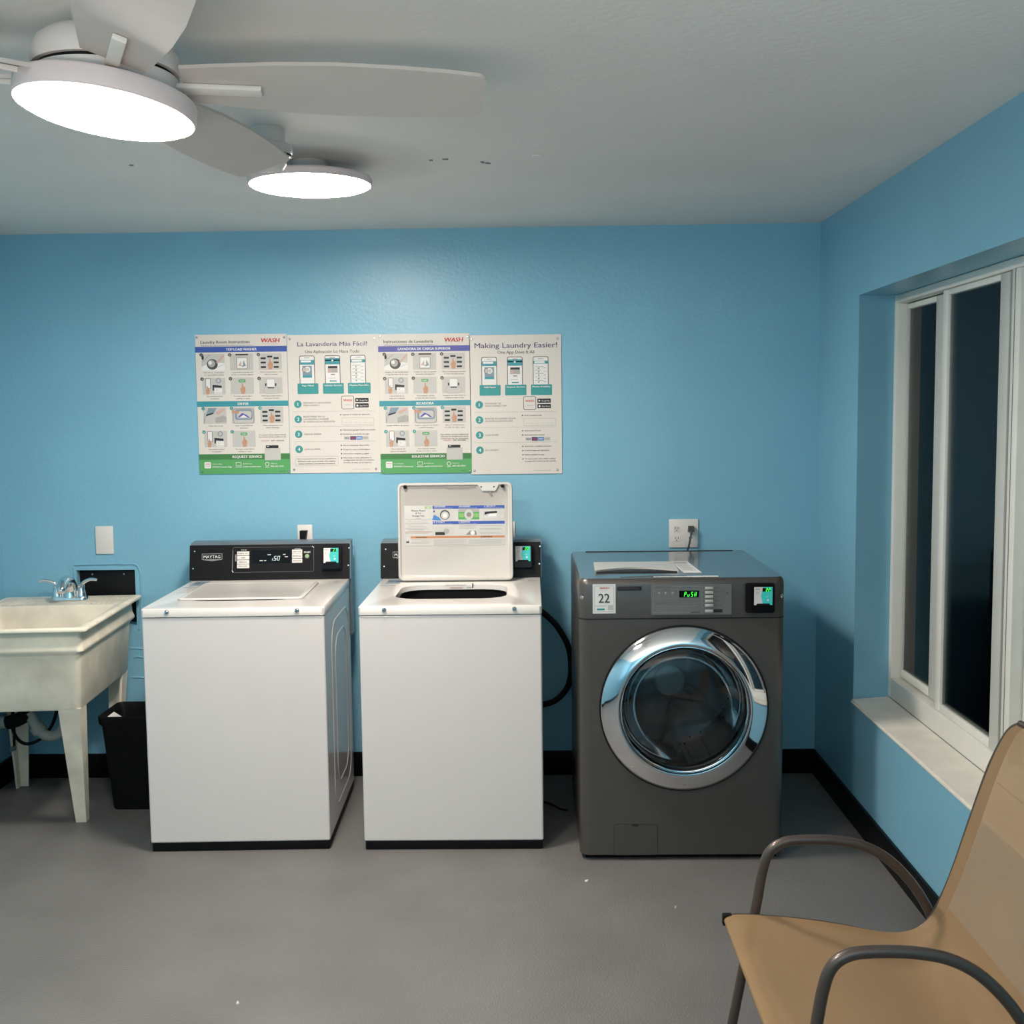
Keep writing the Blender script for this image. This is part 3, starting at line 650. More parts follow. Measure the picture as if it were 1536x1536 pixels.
# ------------------------------------------------------------------ card reader used on all machines
def reader(parent, x, y, z, s, lean, num, wide):
    F = TR(x, y, z) @ RX(lean) @ frameM((0, 0, 0), (1, 0, 0), (0, 0, 1), (0, -1, 0))
    b = MB(F); w, h = .046*s, .054*s
    b.prism(rr(-w*wide, -h, w, h*1.0, .008), 0, .014, 'rubber_black')
    b.prism(rr(-w*.80, -h*.92, w*.86, h*.86, .006), .014, .030, 'display_black')
    o = b.build('card_reader', parent, sharp=40)
    b = MB(F @ TR(0, 0, .0302))
    x0, x1, y0, y1 = -w*.68, w*.74, -h*.42, h*.80
    b.rect(x0, y0, x1, y1, 'plate_white', 1)
    xm = x0+(x1-x0)*.42
    b.poly([(xm+.004, y0), (x1, y0), (x1, y1), (xm+.004, y1), (xm-.003, (y0+y1)/2)], 'screen_teal', 2)
    b.text('WASH', x0+.003, y1-.010*s, .005*s, 'ink_grey', w=.017*s, bold=1, k=3)
    b.text(num, x0+.006, y1-.026*s, .009*s, 'ink_mid', k=3)
    b.rect(xm+.002, y1-.017*s, xm+.03*s, y1-.004*s, 'display_black', 3)
    b.segs(num, xm+.014*s, y1-.016*s, .0055*s, .012*s, .003*s, 'seg_green', 4)
    b.circ(xm+.022*s, y0+.018*s, .004*s, 'ink_white', 3); b.text('TAP', xm+.014*s, y0+.028*s, .004*s, 'ink_white', k=3)
    b.poly([(x0+.006, y0-.001), (x1-.006, y0-.001), (x1-.011, y0+.006), (x0+.011, y0+.006)], 'rubber_black', 4)
    b.build('reader_screen', o)
    return o

# ------------------------------------------------------------------ top-load washers
def washer(x, y, rz, opened, label):
    t = thing('top_load_washer', (x, y, 0), rz, label, 'washing machine', 'white top-load washers')
    HW = .343
    b = MB(); b.box((-HW+.006, .008, 0), (HW-.006, .70, .038), 'rubber_black', .004); b.build('base', t)
    b = MB(); b.box((-HW+.002, 0, .036), (HW-.002, .715, .9045), 'washer_white', .007, 3)
    
    b.bm.normal_update()
    bmesh.ops.delete(b.bm, geom=[f_ for f_ in b.bm.faces if f_.normal.z > .5 and f_.calc_center_median().z > .903 and f_.calc_area() > .1], context='FACES')
    bd = b.build('cabinet', t, wn=True)
    for sd in (1, -1):       # pressed ribs in the cabinet sides
        b = MB()
        for (y0, y1, z0, z1, r) in ((.16, .64, .10, .84, .10), (.25, .56, .17, .77, .09)):
            pts = rr(y0, z0, y1, z1, r, 6)
            P3 = [(sd*(HW-.0055), u, v) for u, v in pts]+[(sd*(HW-.0055), pts[0][0], pts[0][1])]
            b.tube(P3, .006, 'washer_white', 8, smooth=False)
        b.build('pressed_rib', bd)
    # top deck with the tub opening
    b = MB()
    outer = rr(-HW, -.004, HW, .72, .012, 4); inner = rr(-.235, .172, .205, .555, .10, 4)
    # square up the rear corners of the opening a little
    n = len(outer)
    zT, zB = .938, .9065
    R = [[(u*.998, v, zB) for u, v in outer], [(u, v, zB+.004) for u, v in outer], [(u, v, zT-.004) for u, v in outer], [(u*.992, .36+(v-.36)*.992, zT) for u, v in outer],
         [(-.015+(u+.015)*1.04, .37+(v-.37)*1.04, zT) for u, v in inner], [(u, v, zT-.006) for u, v in inner], [(-.015+(u+.015)*.985, .37+(v-.37)*.985, zT-.026) for u, v in inner]]
    b.loft(R, 'deck_white', caps=(False, False))
    b.build('top_deck', t, sharp=40)
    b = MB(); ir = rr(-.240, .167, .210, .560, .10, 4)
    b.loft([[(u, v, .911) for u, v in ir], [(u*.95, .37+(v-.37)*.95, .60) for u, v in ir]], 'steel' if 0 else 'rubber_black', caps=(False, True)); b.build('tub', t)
    for sx in (-.245, .240):
        b = MB(TR(sx, -.004, .924) @ RX(90)); b.lathe([(0, .006), (.006, .0055), (.0095, .002), (.010, 0)], 'chrome', 16); b.build('deck_screw', t)
    # printing on the deck
    b = MB(frameM((-HW, 0, zT), (1, 0, 0), (0, 1, 0), (0, 0, 1)))
    b.poly([(.03, .56), (.09, .56), (.09, .68), (.03, .68)], 'ink_steelblue', 1); b.text('22 lb', .035, .61, .03, 'ink_dark', w=.05, k=2, bold=1)
    for q in range(5): b.rect(.025, .36+.032*q, .075-.012*(q % 2), .372+.032*q, 'ink_light', 1)
    b.rect(.05, .44, .07, .46, 'ink_pink', 2); b.rect(.02, .50, .08, .515, 'ink_steelblue', 1)
    b.text('VI', .60, .60, .045, 'ink_grey', w=.016, k=1); b.text('Z', .628, .605, .05, 'ink_grey', w=.02, k=1); b.rect(.635, .595, .665, .608, 'ink_grey', 1)
    b.build('deck_print', t)
    # console
    zc0, zc1 = .939, 1.099; yb, yt = .705, .730
    b = MB(); b.prism([(yb, zc0), (yt, zc1-.012), (yt+.012, zc1), (.80, zc1+.004), (.80, zc0-.25), (.722, zc0-.25), (.722, zc0)], -.348, .348, 'console_grey', 'x')
    b.build('console_back', t)
    ln = math.degrees(math.atan2(yt-yb, zc1-.012-zc0))
    F = TR(0, yb, zc0) @ RX(-ln) @ frameM((0, -.0008, 0), (1, 0, 0), (0, 0, 1), (0, -1, 0))
    b = MB(F); b.prism(rr(-.351, 0, .345, .153, .003, 2), -.004, .004, 'console_black'); con = b.build('control_panel', t)
    G = F @ TR(0, 0, .0042)
    cu = lambda px: (px-908)/1077*.700; cv = lambda py: (688-py)/256*.156
    for px, py in ((402, 480), (392, 603), (1435, 470), (1430, 594)):
        b = MB(G @ TR(cu(px), cv(py), 0)); b.lathe([(0, .003), (.003, .0028), (.0046, 0)], 'chrome', 12); b.build('screw', con)
    b = MB(G)
    b.rect(cu(450), cv(541), cu(586), cv(498), 'ink_mid', 1); b.rect(cu(453), cv(538), cu(583), cv(501), 'display_black', 2)
    b.text('MAYTAG', cu(518), cv(531), (cv(509)-cv(531)), 'ink_white', w=cu(574)-cu(462), al='c', bold=.2, k=3)
    b.poly([(cu(450), cv(541)), (cu(586), cv(541)), (cu(518), cv(552))], 'ink_grey', 1); b.build('name_badge', con)
    b = MB(G); b.frame(cu(655), cv(635), cu(1200), cv(455), .0018, 'panel_dark', 1, .008)
    b.line((cu(653), cv(615)), (cu(657), cv(475)), .002, 'ink_grey', 2); b.line((cu(652), cv(620)), (cu(660), cv(634)), .003, 'ink_white', 2); b.line((cu(1188), cv(453)), (cu(1200), cv(463)), .003, 'ink_white', 2)
    b.text('TEMP', cu(730), cv(479), .005, 'ink_white', w=cu(750)-cu(712), al='c', k=2); b.text('OPTION', cu(1090), cv(475), .005, 'ink_white', w=cu(1110)-cu(1068), al='c', k=2)
    b.text('START', cu(1133), cv(502), .0075, 'ink_white', w=cu(1178)-cu(1133), bold=1.6, k=2); b.rect(cu(672), cv(556), cu(682), cv(506), 'ink_grey', 1); b.build('panel_print', con)
    for y0, s_ in ((485, 'NORMAL HOT'), (516, 'WARM'), (547, 'BRIGHTS'), (577, 'DELICATE')):
        b = MB(G); b.box((cu(686), cv(y0+28), 0), (cu(768), cv(y0), .004), 'plate_white', .001); b.M = G @ TR(0, 0, .0041)
        b.text(s_, cu(727), cv(y0+18), .0055, 'ink_dark', w=.0045*len(s_), al='c', bold=1, k=1); b.build('button', con)
    for y0, s_ in ((477, 'HEAVY SOIL'), (508, 'MEDIUM SOIL'), (541, 'LIGHT SOIL')):
        b = MB(G); b.box((cu(1054), cv(y0+30), 0), (cu(1122), cv(y0), .004), 'plate_white', .001); b.M = G @ TR(0, 0, .0041)
        b.text(s_, cu(1088), cv(y0+19), .0055, 'ink_dark', w=.036, al='c', bold=1, k=1); b.build('button', con)
    b = MB(G); b.rect(cu(780), cv(572), cu(1042), cv(478), 'display_black', 2)
    b.segs('l50', cu(905), cv(552), cu(935)-cu(918), cv(520)-cv(552), .004, 'seg_white', 3, .2)
    for x0, y0, x1 in ((888, 510, 912), (992, 510, 1010), (1005, 526, 1026), (836, 552, 858), (866, 552, 880)): b.rect(cu(x0), cv(y0+4), cu(x1), cv(y0-3), 'ink_light', 3)
    b.build('display', con)
    b = MB(G @ TR(cu(1154), cv(525), 0)); b.lathe([(0, .005), (.007, .005), (.009, .003), (.010, 0)], 'ink_bottle', 20); b.build('start_button', con)
    reader(t, cu(1320), yb-.004+.0095, zc0+cv(540), .98, -ln, '22' if 0 else ('21' if not opened else '20'), 1.0)
    # lid
    LX0, LX1, LD = -.260, .228, .415
    hinge = (0, .600, .944 if opened else .9395)
    TL = TR(*hinge) @ (RX(-176) if opened else Matrix())
    # closed: the lid reaches forward (-y) from the hinge; its underside (-z) carries the sticker. raised: rotated up about the hinge
    def rl(o, z, r=.022): return [(u, v, z) for u, v in rr(LX0+o, -LD+o, LX1-o, 0-o, max(r-o*.6, .004), 5)]
    TL = TR(*hinge) @ (RX(-93.5) if opened else Matrix())
    b = MB(TL)
    if opened:
        b.loft([rl(.004, .008), rl(0, .004), rl(0, -.010), rl(.003, -.014), rl(.009, -.014), rl(.012, -.010), rl(.015, -.006)], 'lid_white', caps=(True, True))
    else:
        b.loft([rl(0, -.001), rl(0, .0035), rl(.003, .0055), rl(.010, .0055), rl(.016, .0035)], 'deck_white', caps=(True, True))
    lid = b.build('lid', t, sharp=50)
    if not opened:
        b = MB(TR(0, 0, .9381)); b.frame(LX0-.003, .600-LD-.003, LX1+.003, .603, .004, 'ink_grey', 1, .02); b.build('lid_gap', t)
    if opened:
        for sx in (LX0+.034, LX1-.042):
            b = MB(TL @ TR(sx, -LD+.016, -.012) @ RX(180)); b.lathe([(0, .014), (.006, .013), (.008, .006), (.008, 0), (0, 0)], 'rubber_black', 16); b.build('bumper', lid)
        b = MB(TL); b.prism([(LX1-.150, -LD+.006), (LX1-.056, -LD+.006), (LX1-.072, -LD+.036), (LX1-.128, -LD+.036)], -.016, -.006, 'lid_white')
        for q in (-.132, -.078): b.box((LX1+q-.003, -LD+.016, -.017), (LX1+q+.003, -LD+.022, -.0158), 'slot_black')
        b.prism([(LX1-.108, -LD+.036), (LX1-.094, -LD+.036), (LX1-.084, -LD+.056), (LX1-.092, -LD+.058)], -.012, -.006, 'ink_grey')
        b.build('latch_plate', lid)
        b = MB(TL)   # stepped front lip on the underside
        b.prism([(LX0+.026, -LD+.013), (-.06, -LD+.013), (-.04, -LD+.018), (.04, -LD+.018), (.06, -LD+.013), (LX1-.155, -LD+.013), (LX1-.155, -LD+.024), (.06, -LD+.024), (.04, -LD+.028), (-.04, -LD+.028), (-.06, -LD+.024), (LX0+.026, -LD+.024)], -.0075, -.004, 'ink_grey')
        b.build('lip_groove', lid)
        # instruction sticker: u along +x, v along -y(lid) = up when raised
        SW, SH = .424, .17
        q = MB(TL @ frameM((LX0+.030, -.148, -.0064), (1, 0, 0), (0, -1, 0), (0, 0, -1)))
        X = lambda px: (px-110)/1300*SW; Y = lambda py: (620-py)/525*SH
        q.rect(X(105), Y(622), X(1412), Y(92), 'lid_white', 1)
        for (x0, x1, y0, y1) in ((472, 1408, 96, 138), (472, 1408, 300, 340)): q.rect(X(x0), Y(y1), X(x1), Y(y0), 'ink_blue', 2)
        for xx, s1, s2, yy in ((492, '1 ADD DETERGENT', 'Add detergent first', 96), (812, '2 LOAD CLOTHES EVENLY', 'Loosely around tub', 96), (1142, '3 SELECT', 'Payment and settings', 96), (482, '4 START', 'Close the lid and press', 300), (808, '5 REMOVE', 'When finished, remove clothes', 300)):
            q.text(s1, X(xx), Y(yy+20), .0055, 'ink_white', w=X(110+150), k=4, bold=1); q.text(s2, X(xx), Y(yy+37), .0040, 'ink_light', w=X(110+240), k=4)
        q.rect(X(470), Y(280), X(745), Y(145), 'ink_light', 2); q.circ(X(632), Y(216), .021, 'ink_dark', 3); q.circ(X(632), Y(222), .0165, 'ink_light', 4); q.circ(X(632), Y(225), .009, 'ink_white', 5)
        q.poly([(X(466), Y(282)), (X(490), Y(210)), (X(560), Y(250)), (X(585), Y(290))], 'ink_sky', 5); q.poly([(X(478), Y(180)), (X(492), Y(145)), (X(506), Y(180))], 'ink_navy', 4)
        q.rect(X(806), Y(280), X(1080), Y(145), 'ink_green', 2); q.rect(X(806), Y(180), X(1080), Y(140), 'ink_mid', 3); q.circ(X(945), Y(215), .02, 'ink_light', 4, ry=.022); q.circ(X(945), Y(215), .010, 'ink_grey', 5); q.rect(X(816), Y(250), X(880), Y(200), 'ink_lime', 3); q.rect(X(1010), Y(250), X(1075), Y(200), 'ink_lime', 3)
        q.frame(X(1138), Y(280), X(1405), Y(145), .0012, 'ink_mid', 2); q.poly([(X(1148), Y(222)), (X(1150), Y(180)), (X(1310), Y(172)), (X(1312), Y(196)), (X(1200), Y(205))], 'ink_black', 3); q.poly([(X(1190), Y(240)), (X(1220), Y(205)), (X(1305), Y(205)), (X(1300), Y(245))], 'ink_white', 4); q.circ(X(1355), Y(200), .011, 'ink_light', 3)
        q.rect(X(485), Y(485), X(740), Y(370), 'ink_light', 2); q.rect(X(505), Y(480), X(630), Y(440), 'ink_black', 3); q.circ(X(650), Y(430), .012, 'ink_mid', 3)
        q.poly([(X(900), Y(480)), (X(960), Y(425)), (X(1035), Y(430)), (X(1045), Y(480))], 'ink_grey', 3); q.circ(X(990), Y(455), .009, 'ink_white', 4)
        q.rect(X(180), Y(520), X(1408), Y(492), 'ink_orange', 2)
        for xx, s_ in ((320, 'WARNING'), (1170, 'ADVERTENCIA')): q.text(s_, X(xx), Y(516), .0062, 'ink_black', al='c', k=4, bold=1, w=X(110+150))
        q.frame(X(108), Y(616), X(1408), Y(494), .0007, 'ink_mid', 3); q.poly([(X(120), Y(580)), (X(135), Y(548)), (X(143), Y(565)), (X(150), Y(548)), (X(166), Y(580))], 'ink_black', 3)
        for (x0, x1, ys_, m) in ((190, 460, (535, 553, 571, 589), 'ink_mid'), (480, 920, (540, 556, 572, 588, 604), 'ink_mid'), (940, 1400, (545, 561, 577, 593), 'ink_mid'), (112, 455, (272, 316, 330, 384, 398, 445, 458), 'ink_mid'), (150, 400, (294, 344, 362, 404, 420), 'ink_mid'), (812, 1060, (352, 366, 380, 396), 'ink_mid'), (1080, 1400, (366, 398, 412, 450, 466), 'ink_mid')):
            for i_, yy in enumerate(ys_): q.rect(X(x0), Y(yy+3), X(x1-(37*i_) % 60), Y(yy-3), m, 2)
        for yy, s_, ww in ((168, 'Please Read', 175), (202, '& Try', 70), (236, 'Stronger Hot', 160)): q.text(s_, X(285), Y(yy), .0075, 'ink_dark', w=X(110+ww), al='c', bold=.8, k=3)
        q.text('* LAUNDRY *', X(285), Y(264), .004, 'ink_grey', w=X(110+80), al='c', k=3)
        q.rect(X(372), Y(135), X(460), Y(100), 'ink_bottle', 2); q.text('HE', X(416), Y(128), .006, 'ink_white', al='c', k=3); q.rect(X(112), Y(438), X(465), Y(432), 'ink_orange', 2); q.line((X(472), Y(496)), (X(472), Y(300)), .0006, 'ink_mid', 3)
        q.build('lid_sticker', lid)
        # bowl-edge markings inside the opening
        b = MB(frameM((-.06, .551, .926), (1, 0, 0), (0, 0, 1), (0, -1, 0)))
        b.text('ADD DETERGENT', 0, .002, .006, 'ink_grey', w=.09, k=1); b.rect(.02, -.008, .075, -.004, 'ink_pink', 1); b.rect(.115, -.008, .119, .012, 'ink_black', 1); b.rect(.09, -.006, .112, -.003, 'ink_mid', 1)
        b.build('rim_print', t)
    return t
washer(-1.120, -.893, math.radians(1.6), False, 'white top-load washer with its lid closed, beside the utility sink')
washer(-.3075, -.893, 0, True, 'white top-load washer with its lid raised, in the middle')

# drain hose and cable behind the open washer
b = MB(); b.tube([(-.10, -.075, .80), (.0, -.07, .785), (.06, -.07, .750), (.115, -.07, .690), (.160, -.068, .60), (.170, -.066, .50), (.155, -.066, .425), (.11, -.068, .370), (.05, -.07, .345), (-.06, -.07, .33), (-.12, -.07, .22), (-.13, -.07, .014)], .0135, 'rubber_black', 14)
o = b.build('drain_hose'); tag(o, 'black rubber drain hose looping out beside the open washer', 'hose')
b = MB(); b.tube([(-.02, -.35, .006), (.06, -.40, .006), (.11, -.47, .006), (.14, -.48, .006)], .0045, 'rubber_black', 8)
o = b.build('floor_cable'); tag(o, 'thin black cable lying on the floor between the two machines', 'cable')

# ------------------------------------------------------------------ bronze front-load washer
t = thing('front_load_washer', (.5405, -1.0, 0), 0, 'dark bronze front-load washer with chrome porthole door and number 22 sticker', 'washing machine')
HW = .373; ZS = .905; CZ = .572; CXD = .0065
def dpx(px): return (px-868)/311*.746-.373
def dpz(py): return 1.046-(py-870)*.00250
b = MB(); b.box((-HW+.02, .03, 0), (HW-.02, .76, .03), 'rubber_black', .003); b.build('base', t)
def outline(w, d, r): # front corners chamfered/rounded, rear square
    return [(w, d), (-w, d)]+[(-w+r-r*math.cos(PI/2*i/5), r-r*math.sin(PI/2*i/5)) for i in range(6)]+[(w-r+r*math.sin(PI/2*i/5), r-r*math.cos(PI/2*i/5)) for i in range(6)]
ol = outline(HW, .80, .035)
b = MB()
n = len(ol); zl, zh = .022, ZS-.003
vs = [(u, v, zl) for u, v in ol]+[(u, v, zh) for u, v in ol]
fs = [(j, (j+1) % n, n+(j+1) % n, n+j) for j in range(n) if j != 7]      # 7->8 is the flat front
fs += [tuple(range(n))[::-1], tuple(range(n, 2*n))]
b.raw(vs, fs, 'bronze_body')
tb = bmesh.new(); RO = .296
rect_ = [(-HW+.035, zl), (HW-.035, zl), (HW-.035, zh), (-HW+.035, zh)]
ev = [tb.verts.new((u, 0, v)) for u, v in rect_]; cv_ = [tb.verts.new((CXD+RO*math.cos(2*PI*i/64), 0, CZ+RO*math.sin(2*PI*i/64))) for i in range(64)]
ed = [tb.edges.new((ev[i], ev[(i+1) % 4])) for i in range(4)]+[tb.edges.new((cv_[i], cv_[(i+1) % 64])) for i in range(64)]
bmesh.ops.triangle_fill(tb, edges=ed, use_beauty=True, normal=(0, -1, 0))
b.add(tb, 'bronze_body'); cab = b.build('cabinet', t, doubles=True)
FD = TR(CXD, 0, CZ) @ RX(90)      # local z -> -y (outwards)
b = MB(FD); b.lathe([(RO, .001), (RO, -.05), (.252, -.055), (.238, -.062), (.238, -.085), (.246, -.09)], 'rubber_black', 64); b.build('door_gasket', t)
b = MB(FD); b.lathe([(.243, -.08), (.262, -.11), (.268, -.16), (.268, -.42), (.25, -.45)], 'drum_steel', 64); drum = b.build('drum', t)
b = MB(FD); b.lathe([(.25, -.45), (.22, -.452), (.16, -.440), (.10, -.436), (.06, -.435), (0, -.435)], 'drum_back', 64); b.build('back_plate', drum)
b = MB(FD); b.lathe([(.062, -.436), (.060, -.420), (.052, -.414), (0, -.413)], 'hub_grey', 48); b.build('drum_hub', drum)
for k in range(3):
    b = MB(FD @ RZ(30+120*k)); b.prism([(.272, -.045), (.20, -.012), (.195, 0), (.20, .012), (.272, .045)], -.40, -.15, 'steel'); b.build('drum_paddle', drum)
b = MB(FD); b.lathe([(.3075, 0), (.3075, .006), (.300, .008)], 'rubber_black', 72); b.build('door_seal', t)
b = MB(FD); b.lathe([(.3025, .001), (.3035, .008), (.301, .014), (.290, .0215), (.270, .0315), (.250, .0395), (.241, .0415), (.236, .040), (.2335, .034), (.233, .004), (.236, -.012), (.295, -.004)], 'chrome', 96); door = b.build('door', t)
b = MB(FD); b.lathe([(.234, .016), (.22, .024), (.19, .034), (.14, .043), (.07, .049), (0, .051)], 'door_glass', 64); b.build('door_glass', door, sharp=80)
b = MB(FD); b.lathe([(.233, -.004), (.205, -.03), (.19, -.075), (.15, -.10), (.07, -.112), (0, -.115)], 'bowl_glass', 64); b.build('glass_bowl', door, sharp=80)
b = MB(FD); b.lathe([(.2335, .016), (.232, .021), (.229, .0215), (.227, .018)], 'chrome', 80); b.build('inner_trim', door)
b = MB(FD @ TR(0, -.276, .0285)); b.lathe([(0, .002), (.003, .0015), (.004, -.001)], 'steel', 12); b.build('door_screw', door)
# control head
b = MB(); b.loft([[(u, v, ZS) for u, v in ol], [(u, v, 1.028) for u, v in ol], [(u*.995, .4+(v-.4)*.993, 1.040) for u, v in ol], [(u*.985, .4+(v-.4)*.98, 1.047) for u, v in ol]], 'bronze_body')
head = b.build('control_head', t, sharp=30)
b = MB(); b.loft([[(u*.985, .4+(v-.4)*.985, 1.0465) for u, v in ol], [(u*.98, .4+(v-.4)*.975, 1.051) for u, v in ol], [(u*.93, .4+(v-.4)*.93, 1.0505) for u, v in ol]], 'bronze_top', caps=(False, True))
b.box((-.31, .772, 1.050), (.32, .782, 1.053), 'slot_black'); b.build('top_cover', t, sharp=30)
b = MB()    # seam between the control head and the cabinet
b.loft([[(u*1.001, v-.0008, ZS-.0032) for u, v in ol], [(u*1.001, v-.0008, ZS+.0002) for u, v in ol]], 'rubber_black', caps=(False, False)); b.build('seam', t)
# detergent drawer lid with a scooped finger pull
b = MB(TR(0, 0, 1.051))
arc = [(-.30+.302*i/12, .155+.070*math.sin(PI*i/12)) for i in range(13)]
b.prism([(-.305, .142), (-.298, .145)]+[(p[0], p[1]-.008) for p in arc[1:-1]]+[(-.002, .145), (.006, .142), (.013, .375), (-.298, .375)], 0, .010, 'silver_plastic')
dl = b.build('dispenser_lid', t)
b = MB(TR(0, 0, 1.0508)); b.prism([(p[0], p[1]-.010) for p in arc]+[(-.0, .142), (-.30, .142)], 0, .004, 'slot_black'); b.build('finger_pull', dl)
b = MB(TR(0, 0, 1.0506)); b.prism([(-.22+.26*i/10, .035+.03*math.sin(PI*i/10)) for i in range(11)], 0, .0012, 'panel_dark'); b.build('moulded_arc', t)
b = MB(frameM((-.1, .004, 1.0500), (1, 0, 0), (0, 1, 0), (0, 0, 1))); b.rect(0, .012, .235, .040, 'ink_white', 8)
for q in range(9): b.text('HOW TO USE'[q % 10], .01+.024*q, .012, .010, 'ink_grey', k=10)
b.M = b.M; b.build('strip_label', t)
# leaflet lying on top
lf = thing('leaflet', (.587, -.72, 1.0515), math.radians(1), 'white printed leaflet lying on top of the bronze washer', 'paper')
b = MB(frameM((0, 0, .0006), (1, 0, 0), (0, 1, 0), (0, 0, 1)))
b.raw([(-.026, -.16, -.0006), (.040, -.16, -.0006), (.034, .16, -.0006), (-.034, .16, -.0006), (-.026, -.16, .0006), (.040, -.16, .0006), (.034, .16, .0006), (-.034, .16, .0006)], [(3, 2, 1, 0), (4, 5, 6, 7), (0, 1, 5, 4), (1, 2, 6, 5), (2, 3, 7, 6), (3, 0, 4, 7)], 'ink_white')
b.rect(-.028, .10, .028, .14, 'ink_mid', 6)
for q in range(7): b.rect(-.024, .08-.03*q, .03-.01*(q % 2), .088-.03*q, 'ink_mid', 6)
b.build('sheet', lf)
# front details
FF = frameM((0, 0, 0), (1, 0, 0), (0, 0, 1), (0, -1, 0))
b = MB(FF); b.rect(dpx(889), dpz(919), dpx(923.5), dpz(876), 'ink_white', 2)
cxs = (dpx(889)+dpx(923.5))/2; hs = dpz(876)-dpz(919)
b.frame(dpx(891.5), dpz(916.5), dpx(921), dpz(878.5), .0008, 'ink_grey', 3, .004)
b.text('WASH', cxs, dpz(883), .007, 'ink_red', w=.034, al='c', bold=1.4, k=4, shear=.15); b.text('CONNECT', cxs, dpz(886), .003, 'ink_pink', w=.03, al='c', k=4)
b.text('22', cxs, dpz(903), .034, 'ink_teal_box', w=.040, al='c', k=4, bold=.6); b.text('22', cxs, dpz(903), .034, 'ink_dark', w=.039, al='c', k=5, bold=.3)
b.text('LOCATION CODE', cxs-.012, dpz(908.5), .0035, 'ink_grey', w=.040, al='c', k=4); b.rect(dpx(895.5), dpz(914), dpx(907), dpz(911.5), 'ink_teal_box', 4)
b.rect(dpx(912), dpz(914), dpx(920), dpz(906.5), 'ink_light', 4)
b.build('number_sticker', t)
b = MB(FF); b.box((dpx(926), dpz(885.5), 0), (dpx(962.5), dpz(879.5), .003), 'slot_black', .001); b.M = FF @ TR(0, 0, .0031); b.text('Commercial Washer', dpx(944), dpz(884), .006, 'panel_dark', w=.075, al='c', k=1); b.build('name_badge', t)
b = MB(FF); b.text('Superior Wash', dpx(930), dpz(904), .006, 'ink_dark', w=.048, k=2); b.build('head_lettering', t)
b = MB(FF); b.prism(rr(dpx(977), dpz(921.5), dpx(1097.5), dpz(877.5), .003), 0, .004, 'panel_grey'); cp = b.build('control_panel', t)
X = lambda px: dpx(970+px/7.314); Y = lambda py: dpz(865+py/7.314)
G = FF @ TR(0, 0, .0042)
b = MB(G); b.frame(X(72), Y(392), X(610), Y(108), .0008, 'ink_mid', 1, .002)
b.text('INSTRUCTIONS', X(95), Y(120), .0045, 'ink_dark', w=X(268)-X(95), k=2); b.text('CYCLE STATUS', X(170), Y(150), .0035, 'ink_dark', w=X(255)-X(170), k=2); b.frame(X(92), Y(240), X(345), Y(140), .0006, 'ink_mid', 1)
for xx in (138, 207, 285): b.circ(X(xx), Y(178), .004, 'ink_mid', 2); b.rect(X(xx-16), Y(228), X(xx+16), Y(222), 'ink_grey', 2); b.rect(X(xx-10), Y(206), X(xx+10), Y(200), 'ink_grey', 2)
b.text('OPERATING INSTRUCTIONS', X(100), Y(296), .0035, 'ink_dark', w=X(215)-X(100), k=2)
for q in range(6): b.rect(X(100), Y(318+14*q), X(560-35*(q % 3)), Y(312+14*q), 'ink_grey', 2)
b.rect(X(380), Y(294), X(580), Y(286), 'ink_grey', 2); b.rect(X(480), Y(392), X(585), Y(384), 'ink_dark', 2); b.rect(X(395), Y(125), X(412), Y(115), 'ink_blue', 2); b.rect(X(460), Y(125), X(480), Y(115), 'ink_blue', 2)
for q, s_ in enumerate(('HOT', 'WARM / BRIGHTS', 'COLD', 'DELICATE', 'SUPER CYCLE')): b.text(s_, X(750), Y(134+46*q), .0045, 'ink_dark', w=(X(870)-X(750))*(.35+.06*len(s_))*.7, k=2); b.circ(X(622), Y(130+46*q), .002, 'ink_dark', 2)
b.line((X(848), Y(110)), (X(848), Y(285)), .0007, 'ink_dark', 2); b.rect(X(875), Y(190), X(895), Y(178), 'ink_dark', 2); b.rect(X(870), Y(222), X(900), Y(216), 'ink_grey', 2); b.build('panel_print', cp)
b = MB(G); b.rect(X(358), Y(228), X(575), Y(156), 'display_black', 2); b.segs('PuSH', X(410), Y(218), (X(445)-X(420))*.80, Y(170)-Y(218), (X(430)-X(420))*1.75, 'seg_green', 4, .16); b.build('display', cp)
for q in range(6):
    yy = 130+46*q if q < 5 else 374
    b = MB(G); b.box((X(642), Y(yy+15), 0), (X(730), Y(yy-13), .003), 'silver_plastic', .001)
    if q == 5: b.box((X(734), Y(yy+17), 0), (X(832), Y(yy-17), .001), 'slot_black')
    b.build('button', cp)
reader(t, dpx(1142), -.002, dpz(897.5), 1.0, 0, '22', 1.25)
for px, py in ((872, 896), (1175, 896)):
    b = MB(TR(dpx(px)+(.004 if px < 1000 else -.004), .0125, dpz(py)) @ RZ(-45 if px < 1000 else 45) @ RX(90)); b.lathe([(0, .006), (.005, .0055), (.008, .003), (.0085, -.002)], 'chrome', 16); b.build('key_lock', t)
b = MB(FF); b.prism(rr(dpx(920), .022, dpx(986), .137, .008), 0, .0025, 'bronze_body'); fc = b.build('filter_cover', t)
b = MB(FF); b.frame(dpx(920)-.0015, .0205, dpx(986)+.0015, .1385, .002, 'slot_black', 2, .009); b.prism(rr(dpx(947), .131, dpx(958), .138, .003), .002, .004, 'slot_black'); b.build('filter_latch', fc)

